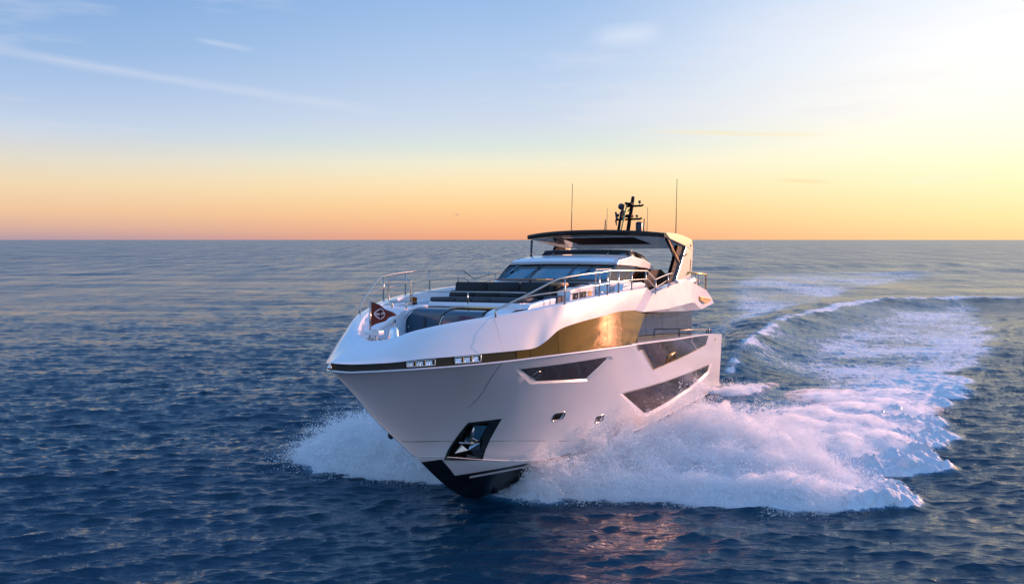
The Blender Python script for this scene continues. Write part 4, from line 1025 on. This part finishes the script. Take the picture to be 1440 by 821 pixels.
def build_sea():
    # rings round the camera foot: close enough for a pixel near, wide far off
    rs = [5.0]
    while rs[-1] < 26000:
        r_ = rs[-1]; rs.append(r_+min(max(.045, r_*r_/6955*.55), r_*.05+.1))
    rs = np.array(rs)
    a1 = np.arange(-46, 46.001, .075); a2 = np.arange(47.5, 314.1, 1.5); an = np.radians(np.concatenate([a1, a2])); na = len(an)
    rr, aa = np.meshgrid(rs, an, indexing='ij'); x = (rr*np.sin(aa)).astype(np.float64); y = (rr*np.cos(aa)).astype(np.float64)
    dr = np.gradient(rs)[:, None]*np.ones((1, na)); eff = np.maximum(dr*.45, rr*.0013)
    h = np.zeros_like(x); ox = np.zeros_like(x); oy = np.zeros_like(x)
    for N, L_, l0, l1, amp, wd, sp, sl, seed in ((1024, 83.0, .26, 3.0, .030, R(94), 7.0, 2.25, 11), (1024, 37.0, .16, 1.1, .022, R(100), 5.0, 2.0, 12), (512, 317., 5, 30, .10, R(88), 4.0, 2.2, 13), (512, 61., .5, 3.5, .024, R(62), 5.0, 2.2, 14), (512, 53., .3, 2.0, .016, R(118), 5.0, 2.2, 15)):
        comps = ocean_tile(N, L_, l0, l1, amp, wd, sp, seed, sl)
        e = np.clip(eff, 1e-3, 40)*1.1; lv = np.clip(np.interp(np.log(e), np.log([.12, .35, .9, 2.2, 6, 15]), range(6)), 0, 4.999); k0 = lv.astype(int)
        wgt = 1.0 if seed != 14 else sm(-10, 25, x)
        for ci, t in enumerate(comps):
            if ci and seed == 13: continue
            val = np.zeros_like(x)
            hs = [t.astype(np.float32)]+[lowpass(t, L_, q) for q in (.5, 1.2, 3, 8, 20)]
            for k in range(5):
                m_ = k0 == k
                if not m_.any(): continue
                f = lv[m_]-k; val[m_] = samp(hs[k], L_, x[m_], y[m_])*(1-f)+samp(hs[k+1], L_, x[m_], y[m_])*f
            if ci == 0: h += val*wgt
            elif ci == 1: ox += val*wgt*1.1
            else: oy += val*wgt*1.1
    x0_, y0_ = x, y
    reg = (rr < 420) & (np.abs(aa) < 1.3)
    xr, yr = x[reg], y[reg]
    wh = wake_height(xr, yr)
    # foam coverage
    wx = xr+1.6*(fbm(xr*.35, yr*.35, 21)-.5)*2; wy = yr+1.6*(fbm(xr*.35+9, yr*.35+4, 22)-.5)*2
    scl = np.clip(yr/45, .6, 2.2)
    dF = sdf(wx, wy, FOAM)
    lace = fbm(xr*.8, yr*.8, 31, 5)
    dC, tC, sC = polydist(xr, yr, CR2)
    edge = sm(-.5, 1.4, dF/scl)
    front = sm(60, 30, yr)                       # churned white near the boat, streaky further aft
    bd = sm(7*1.0, .5, np.abs(dF)/scl)           # denser at the outer rim
    hol = fbm(xr*.22+5, yr*.22, 71, 4)
    cov = edge*(.52+.26*(hol-.5)+.34*front*sm(4., 11., dC)*(.45+1.1*hol)+.05*bd-.18*np.exp(-((dC-2.5)/(1.6+2*tC))**2)*(1-front*.5))
    near_h = ((xr-14)**2+(yr-50)**2 < 60); cov = cov-edge*.28*np.exp(-(((xr-15.5)/2.6)**2+((yr-49)/4.5)**2))
    dW = sdf(wx, wy, WASH); wcov = sm(-1, 5, dW)*(.54-.06*sm(60, 190, yr))*(.72+.56*fbm(xr*.10, yr*.05, 77, 4))
    cov = np.maximum(cov, wcov)
    cov = cov+(.36+.24*sm(.2, .5, tC))*(.6+.8*vnoise(xr*.7, yr*.7, 93))*np.exp(-((dC-.1)/(.28+.9*tC))**2)*(tC > .02)*(1-sm(.9, 1, tC))*sm(0, .1, tC)
    sp = spray_h(xr, yr, SPR+SP2+SP3)+0*xr; ss = spray_h(xr, yr, SPS)
    cov = np.maximum(cov, sm(.10, .40, np.maximum(sp, ss)/1.0)*1.05)
    # thin froth under the starboard bow wave
    cov = np.maximum(cov, sm(-.6, .5, sdf(wx, wy, STB))*.62)
    fz = np.clip(cov, 0, 1)
    lump = (fbm(xr*1.3, yr*1.3, 41, 4)-.5)*.95+(fbm(xr*4, yr*4, 45, 3)-.5)*.36
    streak = (fbm((xr*.9+yr*.42)*.5, (yr*.9-xr*.42)*2.4, 61, 3)-.5)*.22
    churn = edge*front
    hh = wh+lump*churn*1.1*sm(.3, .9, fz)+streak*edge*(1-front)*.8+.22*edge*front*(1+0*dF)
    # bow hollow: keep the water under the hull low where the hull sits
    h[reg] = h[reg]*(1-.45*edge)+hh
    cv = np.zeros_like(x); cv[reg] = fz
    nr = len(rs); co = np.stack([x+ox, y+oy, h], -1).reshape(-1, 3)
    i, j = np.meshgrid(np.arange(nr-1), np.arange(na), indexing='ij'); j2 = (j+1) % na
    F = np.stack([i*na+j, i*na+j2, (i+1)*na+j2, (i+1)*na+j], -1).reshape(-1, 4)[:, ::-1]
    me = bpy.data.meshes.new('sea'); me.vertices.add(len(co)); me.vertices.foreach_set('co', co.astype(np.float32).ravel())
    me.loops.add(F.size); me.loops.foreach_set('vertex_index', F.astype(np.int32).ravel())
    me.polygons.add(len(F)); me.polygons.foreach_set('loop_start', np.arange(0, F.size, 4, dtype=np.int32)); me.polygons.foreach_set('loop_total', np.full(len(F), 4, np.int32))
    me.polygons.foreach_set('use_smooth', np.ones(len(F), bool)); me.update(calc_edges=True)
    at = me.attributes.new('foam_cover', 'FLOAT', 'POINT'); at.data.foreach_set('value', cv.astype(np.float32).ravel())
    o = bpy.data.objects.new('sea', me); col.objects.link(o); o['kind'] = 'structure'
    print('sea verts', len(co))
    return o
def sea_mat():
    m = bpy.data.materials.new('sea_water'); m.use_nodes = True; nt = m.node_tree; N = nt.nodes.new; L = nt.links.new
    b = nt.nodes['Principled BSDF']; out = nt.nodes['Material Output']
    b.inputs['Base Color'].default_value = (.001,.034,.066,1); b.inputs['Roughness'].default_value = .06; b.inputs['IOR'].default_value = 1.34
    tc = N('ShaderNodeTexCoord')
    def chop(rot, sc_, scale, dist, det, prev=None, rough=.5):
        mp = N('ShaderNodeMapping'); mp.inputs[2].default_value = (0,0,R(rot)); mp.inputs[3].default_value = sc_; L(tc.outputs['Object'], mp.inputs[0])
        n1 = N('ShaderNodeTexNoise'); n1.inputs['Scale'].default_value = scale; n1.inputs['Detail'].default_value = det; n1.inputs['Roughness'].default_value = rough; L(mp.outputs[0], n1.inputs[0])
        bp = N('ShaderNodeBump'); bp.inputs['Strength'].default_value = 1; bp.inputs['Distance'].default_value = dist; L(n1.outputs[0], bp.inputs['Height'])
        if prev: L(prev, bp.inputs['Normal'])
        return bp.outputs[0]
    q = chop(6, (.42,1.25,1), .035, 3.3, 6)
    q = chop(-8, (.28,1.5,1), 2.4, .13, 6, q, .56)
    L(q, b.inputs['Normal'])
    ps = N('ShaderNodeVectorMath'); ps.operation = 'LENGTH'; L(tc.outputs['Object'], ps.inputs[0])
    # ripples too fine for the mesh of the far sea are carried by the gloss
    lg = N('ShaderNodeMath'); lg.operation = 'LOGARITHM'; L(ps.outputs['Value'], lg.inputs[0]); lg.inputs[1].default_value = 10
    rr_ = N('ShaderNodeMapRange'); L(lg.outputs[0], rr_.inputs[0]); rr_.inputs[1].default_value = 1.35; rr_.inputs[2].default_value = 2.6; rr_.inputs[3].default_value = .03; rr_.inputs[4].default_value = .28
    gm = N('ShaderNodeMapping'); gm.inputs[3].default_value = (1,.10,1); L(tc.outputs['Object'], gm.inputs[0])
    gn = N('ShaderNodeTexNoise'); gn.inputs['Scale'].default_value = .16; gn.inputs['Detail'].default_value = 5; gn.inputs['Roughness'].default_value = .72; L(gm.outputs[0], gn.inputs[0])
    gq = N('ShaderNodeMapRange'); L(gn.outputs[0], gq.inputs[0]); gq.inputs[1].default_value = .3; gq.inputs[2].default_value = .7; gq.inputs[3].default_value = .55; gq.inputs[4].default_value = 1.45
    gx = N('ShaderNodeMath'); gx.operation = 'MULTIPLY'; L(rr_.outputs[0], gx.inputs[0]); L(gq.outputs[0], gx.inputs[1])
    L(gx.outputs[0], b.inputs['Roughness'])
    # foam
    fo = N('ShaderNodeBsdfPrincipled'); fo.inputs['Base Color'].default_value = (.80,.82,.84,1); fo.inputs['Roughness'].default_value = .8; fo.inputs['Subsurface Weight'].default_value = .0
    f1 = N('ShaderNodeTexNoise'); f1.inputs['Scale'].default_value = 1.4; f1.inputs['Detail'].default_value = 8; f1.inputs['Roughness'].default_value = .68
    mp3 = N('ShaderNodeMapping'); mp3.inputs[2].default_value = (0,0,R(25)); mp3.inputs[3].default_value = (1,.6,1); L(tc.outputs['Object'], mp3.inputs[0]); L(mp3.outputs[0], f1.inputs[0])
    f1.inputs['Distortion'].default_value = .8
    f2 = N('ShaderNodeTexNoise'); f2.inputs['Scale'].default_value = 4.5; f2.inputs['Detail'].default_value = 6; f2.inputs['Roughness'].default_value = .65; f2.inputs['Distortion'].default_value = 1.2; L(mp3.outputs[0], f2.inputs[0])
    fm = N('ShaderNodeMix'); fm.inputs[0].default_value = .5; L(f1.outputs[0], fm.inputs[2]); L(f2.outputs[0], fm.inputs[3])
    at = N('ShaderNodeAttribute'); at.attribute_name = 'foam_cover'
    # water full of small bubbles is paler than the open sea
    bb = N('ShaderNodeMapRange'); bb.interpolation_type = 'SMOOTHSTEP'; L(at.outputs['Fac'], bb.inputs[0]); bb.inputs[1].default_value = .15; bb.inputs[2].default_value = .75
    bc = N('ShaderNodeMix'); bc.data_type = 'RGBA'; L(bb.outputs[0], bc.inputs[0]); bc.inputs[6].default_value = (.001,.034,.066,1); bc.inputs[7].default_value = (.06,.20,.33,1); L(bc.outputs[2], b.inputs['Base Color'])
    ad = N('ShaderNodeMath'); ad.operation = 'ADD'; L(at.outputs['Fac'], ad.inputs[0]); L(fm.outputs[0], ad.inputs[1])
    mr = N('ShaderNodeMapRange'); mr.interpolation_type = 'SMOOTHSTEP'; L(ad.outputs[0], mr.inputs[0]); mr.inputs[1].default_value = .96; mr.inputs[2].default_value = 1.12
    gt = N('ShaderNodeMath'); gt.operation = 'MULTIPLY'; gt.use_clamp = True; mr.inputs[4].default_value = .88; L(mr.outputs[0], gt.inputs[0])
    g2 = N('ShaderNodeMapRange'); L(at.outputs['Fac'], g2.inputs[0]); g2.inputs[1].default_value = .02; g2.inputs[2].default_value = .25; L(g2.outputs[0], gt.inputs[1])
    fb = N('ShaderNodeBump'); fb.inputs['Strength'].default_value = .8; fb.inputs['Distance'].default_value = .25; L(fm.outputs[0], fb.inputs['Height']); L(fb.outputs[0], fo.inputs['Normal'])
    mx = N('ShaderNodeMixShader'); L(gt.outputs[0], mx.inputs[0]); L(b.outputs[0], mx.inputs[1]); L(fo.outputs[0], mx.inputs[2]); L(mx.outputs[0], out.inputs[0])
    return m
sea = build_sea(); sea.data.materials.append(sea_mat())

# ================================================================ spray: a lumpy foam body and clouds of droplets
def spray_mat():
    m = bpy.data.materials.new('spray_droplets'); m.use_nodes = True; nt = m.node_tree; nt.nodes.clear(); N = nt.nodes.new; L = nt.links.new
    d = N('ShaderNodeBsdfDiffuse'); d.inputs[0].default_value = (.97,.975,.98,1); t = N('ShaderNodeBsdfTranslucent'); t.inputs[0].default_value = (.97,.975,.98,1)
    mx = N('ShaderNodeMixShader'); mx.inputs[0].default_value = .5; L(d.outputs[0], mx.inputs[1]); L(t.outputs[0], mx.inputs[2])
    o = N('ShaderNodeOutputMaterial'); L(mx.outputs[0], o.inputs[0]); return m
spm = spray_mat()
def mist_mat(name, lo, hi, dens, base):
    m = bpy.data.materials.new(name); m.use_nodes = True; nt = m.node_tree; nt.nodes.clear(); N = nt.nodes.new; L = nt.links.new
    v = N('ShaderNodeVolumePrincipled'); v.inputs['Color'].default_value = (.998,.998,.999,1); v.inputs['Anisotropy'].default_value = .3
    tc = N('ShaderNodeTexCoord'); mp = N('ShaderNodeMapping'); mp.inputs[2].default_value = (R(20), R(-25), R(12)); mp.inputs[3].default_value = (.75,1.5,1.5); L(tc.outputs['Object'], mp.inputs[0])
    n = N('ShaderNodeTexNoise'); n.inputs['Scale'].default_value = 1.7; n.inputs['Detail'].default_value = 6; n.inputs['Roughness'].default_value = .62; n.inputs['Distortion'].default_value = .6; L(mp.outputs[0], n.inputs[0])
    mr = N('ShaderNodeMapRange'); L(n.outputs[0], mr.inputs[0]); mr.inputs[1].default_value = lo; mr.inputs[2].default_value = hi; mr.inputs[3].default_value = base; mr.inputs[4].default_value = dens
    L(mr.outputs[0], v.inputs['Density']); o = N('ShaderNodeOutputMaterial'); L(v.outputs[0], o.inputs['Volume']); return m
veilm = mist_mat('spray_veil', .46, .66, 4.0, .0)
mistm = mist_mat('spray_mist_core', .42, .60, 14, 2.0)
BX = np.array([BOAT[i][3] for i in range(3)]); BR = np.array([[BOAT[i][j] for j in range(3)] for i in range(3)])
CT = np.linspace(0, 26.7, 60); CY = np.array([gC(a) for a in CT])
def in_hull(P):
    q = (P-BX) @ BR
    return (q[:, 0] > 0) & (q[:, 0] < 29) & (np.abs(q[:, 1]) < np.interp(q[:, 0], CT, CY)+.45*np.clip(q[:, 2]-.1, -1, 3)) & (q[:, 2] > -1)
def build_spray(name, B, nd, seed, fling, label, core=.62):
    r_ = np.random.default_rng(seed)
    B = np.array(B); x0, x1 = B[:, 0].min()-2.2, B[:, 0].max()+2.2; y0, y1 = B[:, 1].min()-2.2, B[:, 1].max()+2.2
    g = .055; xs = np.arange(x0, x1, g); ys = np.arange(y0, y1, g); X, Y = np.meshgrid(xs, ys, indexing='ij')
    H = spray_h(X, Y, B)
    big = fbm(X*.9, Y*.9, seed+1, 4); sml = fbm(X*3.2, Y*3.2, seed+5, 4); fin = fbm(X*9, Y*9, seed+9, 3)
    Hc = core*.8*H*(.35+1.0*big+.5*(sml-.5))+.10*(fin-.5)*np.clip(H*2, 0, 1)-.10+.30*(sml-.5)*np.clip(H, 0, 1)
    keep = (H > .12)
    idx = -np.ones(X.shape, int); idx[keep] = np.arange(keep.sum())
    jit = .5*g
    V = np.stack([X+(sml-.5)*.5, Y+(fin-.5)*.3, Hc], -1)[keep]
    a, b, c, d = idx[:-1, :-1], idx[1:, :-1], idx[1:, 1:], idx[:-1, 1:]
    ok = (a >= 0) & (b >= 0) & (c >= 0) & (d >= 0); F = np.stack([a[ok], b[ok], c[ok], d[ok]], -1)
    # droplets
    M_ = nd*3; px = r_.uniform(x0, x1, M_); py = r_.uniform(y0, y1, M_); hh = spray_h(px, py, B)
    lump = .45+1.1*fbm(px*.9, py*.9, seed+1, 4)*fbm(px*2.6+3, py*2.6, seed+77, 3)*2
    acc = r_.random(M_) < np.clip((hh-.06)*1.2, 0, 1)
    px, py, hh, lump = px[acc][:nd], py[acc][:nd], hh[acc][:nd], lump[acc][:nd]; n = len(px)
    u = r_.random(n); top = hh*lump
    z = top*(.15+.75*u**.7)+np.where(r_.random(n) < .28, r_.exponential(.20, n), 0)*np.clip(hh, 0, 1)
    # jets: some droplets thrown on along the direction of the splash in small fans
    cell = vnoise(px*2.2, py*2.2, seed+33); jet = (r_.random(n) < .30)
    s = r_.exponential(.5, n)*cell*2*jet
    px = px+fling[0]*s+r_.normal(0, .03, n); py = py+fling[1]*s+r_.normal(0, .03, n); z = z+fling[2]*s*.5*np.clip(1-s*.8, -1, 1)
    # ropes of water: droplets strung along short ballistic arcs
    na_ = int(n/420); ax = r_.uniform(x0, x1, na_*8); ay = r_.uniform(y0, y1, na_*8); ah = spray_h(ax, ay, B); ok_ = np.where(ah > .55*ah.max()**.3*.8)[0][:na_]
    ax, ay, ah = ax[ok_], ay[ok_], ah[ok_]; na_ = len(ax); K = 110
    vh = r_.uniform(1.2, 4.2, na_); th = math.atan2(fling[1], fling[0])+r_.normal(0, .55, na_); vz = r_.uniform(.6, 3.4, na_)*np.clip(ah/1.3, .4, 1.3); tl = r_.uniform(.15, .42, na_)
    tt = r_.random((na_, K))**.8*tl[:, None]; jt = .015+.10*tt[..., None]
    q_ = np.stack([ax[:, None]+np.cos(th)[:, None]*vh[:, None]*tt, ay[:, None]+np.sin(th)[:, None]*vh[:, None]*tt, .62*ah[:, None]+vz[:, None]*tt-4.9*tt*tt], -1)+r_.normal(size=(na_, K, 3))*jt
    q_ = q_.reshape(-1, 3); px = np.concatenate([px, q_[:, 0]]); py = np.concatenate([py, q_[:, 1]]); z = np.concatenate([z, q_[:, 2]])
    P = np.stack([px, py, z], -1); P = P[z > -.05]; P = P[~in_hull(P)]; n = len(P)
    rad = .0055+.020*r_.random(n)**5+.004*r_.exponential(1, n)
    T = np.array([[1,1,1],[1,-1,-1],[-1,1,-1],[-1,-1,1]])/1.732
    q = r_.normal(size=(n, 4)); q /= np.linalg.norm(q, axis=1)[:, None]; w_, a_, b_, c_ = q.T
    RM = np.stack([1-2*(b_*b_+c_*c_), 2*(a_*b_-c_*w_), 2*(a_*c_+b_*w_), 2*(a_*b_+c_*w_), 1-2*(a_*a_+c_*c_), 2*(b_*c_-a_*w_), 2*(a_*c_-b_*w_), 2*(b_*c_+a_*w_), 1-2*(a_*a_+b_*b_)], -1).reshape(n, 3, 3)
    DV = (P[:, None, :]+np.einsum('nij,kj->nki', RM, T)*rad[:, None, None]).reshape(-1, 3)
    k0 = len(V); tri = np.array([[0,1,2],[0,3,1],[0,2,3],[1,3,2]]); DF = (k0+np.arange(n)[:, None, None]*4+tri[None]).reshape(-1, 3)
    allv = np.concatenate([V, DV]).astype(np.float32); me = bpy.data.meshes.new(name)
    me.vertices.add(len(allv)); me.vertices.foreach_set('co', allv.ravel())
    li = np.concatenate([F.ravel(), DF.ravel()]).astype(np.int32); me.loops.add(len(li)); me.loops.foreach_set('vertex_index', li)
    tot = np.concatenate([np.full(len(F), 4), np.full(len(DF), 3)]).astype(np.int32); st = np.concatenate([[0], np.cumsum(tot)[:-1]]).astype(np.int32)
    me.polygons.add(len(tot)); me.polygons.foreach_set('loop_start', st); me.polygons.foreach_set('loop_total', tot)
    me.polygons.foreach_set('use_smooth', np.concatenate([np.ones(len(F), bool), np.zeros(len(DF), bool)])); me.update(calc_edges=True)
    me.materials.append(spm); o = bpy.data.objects.new(name, me); col.objects.link(o); o['kind'] = 'stuff'; o['label'] = label; o['category'] = 'spray'
    # fine mist filling the body of the spray: a dense low core and a thin outer veil
    g2 = .10; xs2 = np.arange(x0, x1, g2); ys2 = np.arange(y0, y1, g2); X2, Y2 = np.meshgrid(xs2, ys2, indexing='ij'); H2 = spray_h(X2, Y2, B)
    fa = fbm(X2*.9, Y2*.9, seed+1, 4); fb_ = fbm(X2*2.2, Y2*2.2, seed+21, 5, .6)
    for kind_, top, m_ in (('core', H2*(.34+.42*fa+.34*(fb_-.5)), mistm), ('veil', H2*(.62+.55*fa+.5*(fb_-.5))+.04, veilm)):
        kp = (H2 > (.22 if kind_ == 'core' else .12)) & ~in_hull(np.stack([X2.ravel(), Y2.ravel(), (top*.7).ravel()], -1)).reshape(X2.shape)
        ix = -np.ones(X2.shape, int); ix[kp] = np.arange(kp.sum()); nv = kp.sum()
        VT = np.stack([X2, Y2, top], -1)[kp]; VB = VT.copy(); VB[:, 2] = -.25
        a, b, c, d = ix[:-1, :-1], ix[1:, :-1], ix[1:, 1:], ix[:-1, 1:]; ok = (a >= 0) & (b >= 0) & (c >= 0) & (d >= 0)
        FT = np.stack([a[ok], b[ok], c[ok], d[ok]], -1); FB = FT[:, ::-1]+nv
        ed = {}
        for f in FT.tolist():
            for q_ in range(4):
                e_ = (f[q_], f[(q_+1) % 4]); r2 = (e_[1], e_[0])
                if r2 in ed: del ed[r2]
                else: ed[e_] = 1
        FS = [(e_[1], e_[0], e_[0]+nv, e_[1]+nv) for e_ in ed]
        mo = mesh('spray_mist', np.concatenate([VT, VB]), FT.tolist()+FB.tolist()+FS, m_, smooth=True); mo['kind'] = 'stuff'; mo['category'] = 'mist'
        mo['label'] = ('dense white ' if kind_ == 'core' else 'thin veil of ')+'mist hanging in the '+{101:'port bow spray',202:'foam spreading behind the port spray',303:'stern spray puff',404:'starboard bow spray'}[seed]
    print(name, len(V), n); return o
QN = 1.0
build_spray('bow_spray', SPR, int(640000*QN), 101, (.85,-.15,.5), 'big pink lit bow wave spray bursting out from the port side of the yacht')
build_spray('churned_foam', SP2, int(150000*QN), 202, (.8,.2,.35), 'lumpy churned white foam spreading outward behind the port bow spray')
build_spray('stern_spray', SP3, int(40000*QN), 303, (.8,.35,.3), 'small pink puff of spray at the port stern corner')
build_spray('bow_spray', SPS, int(230000*QN), 404, (-.7,-.35,.4), 'pale blue bow wave spray on the shaded starboard side left of the stem')
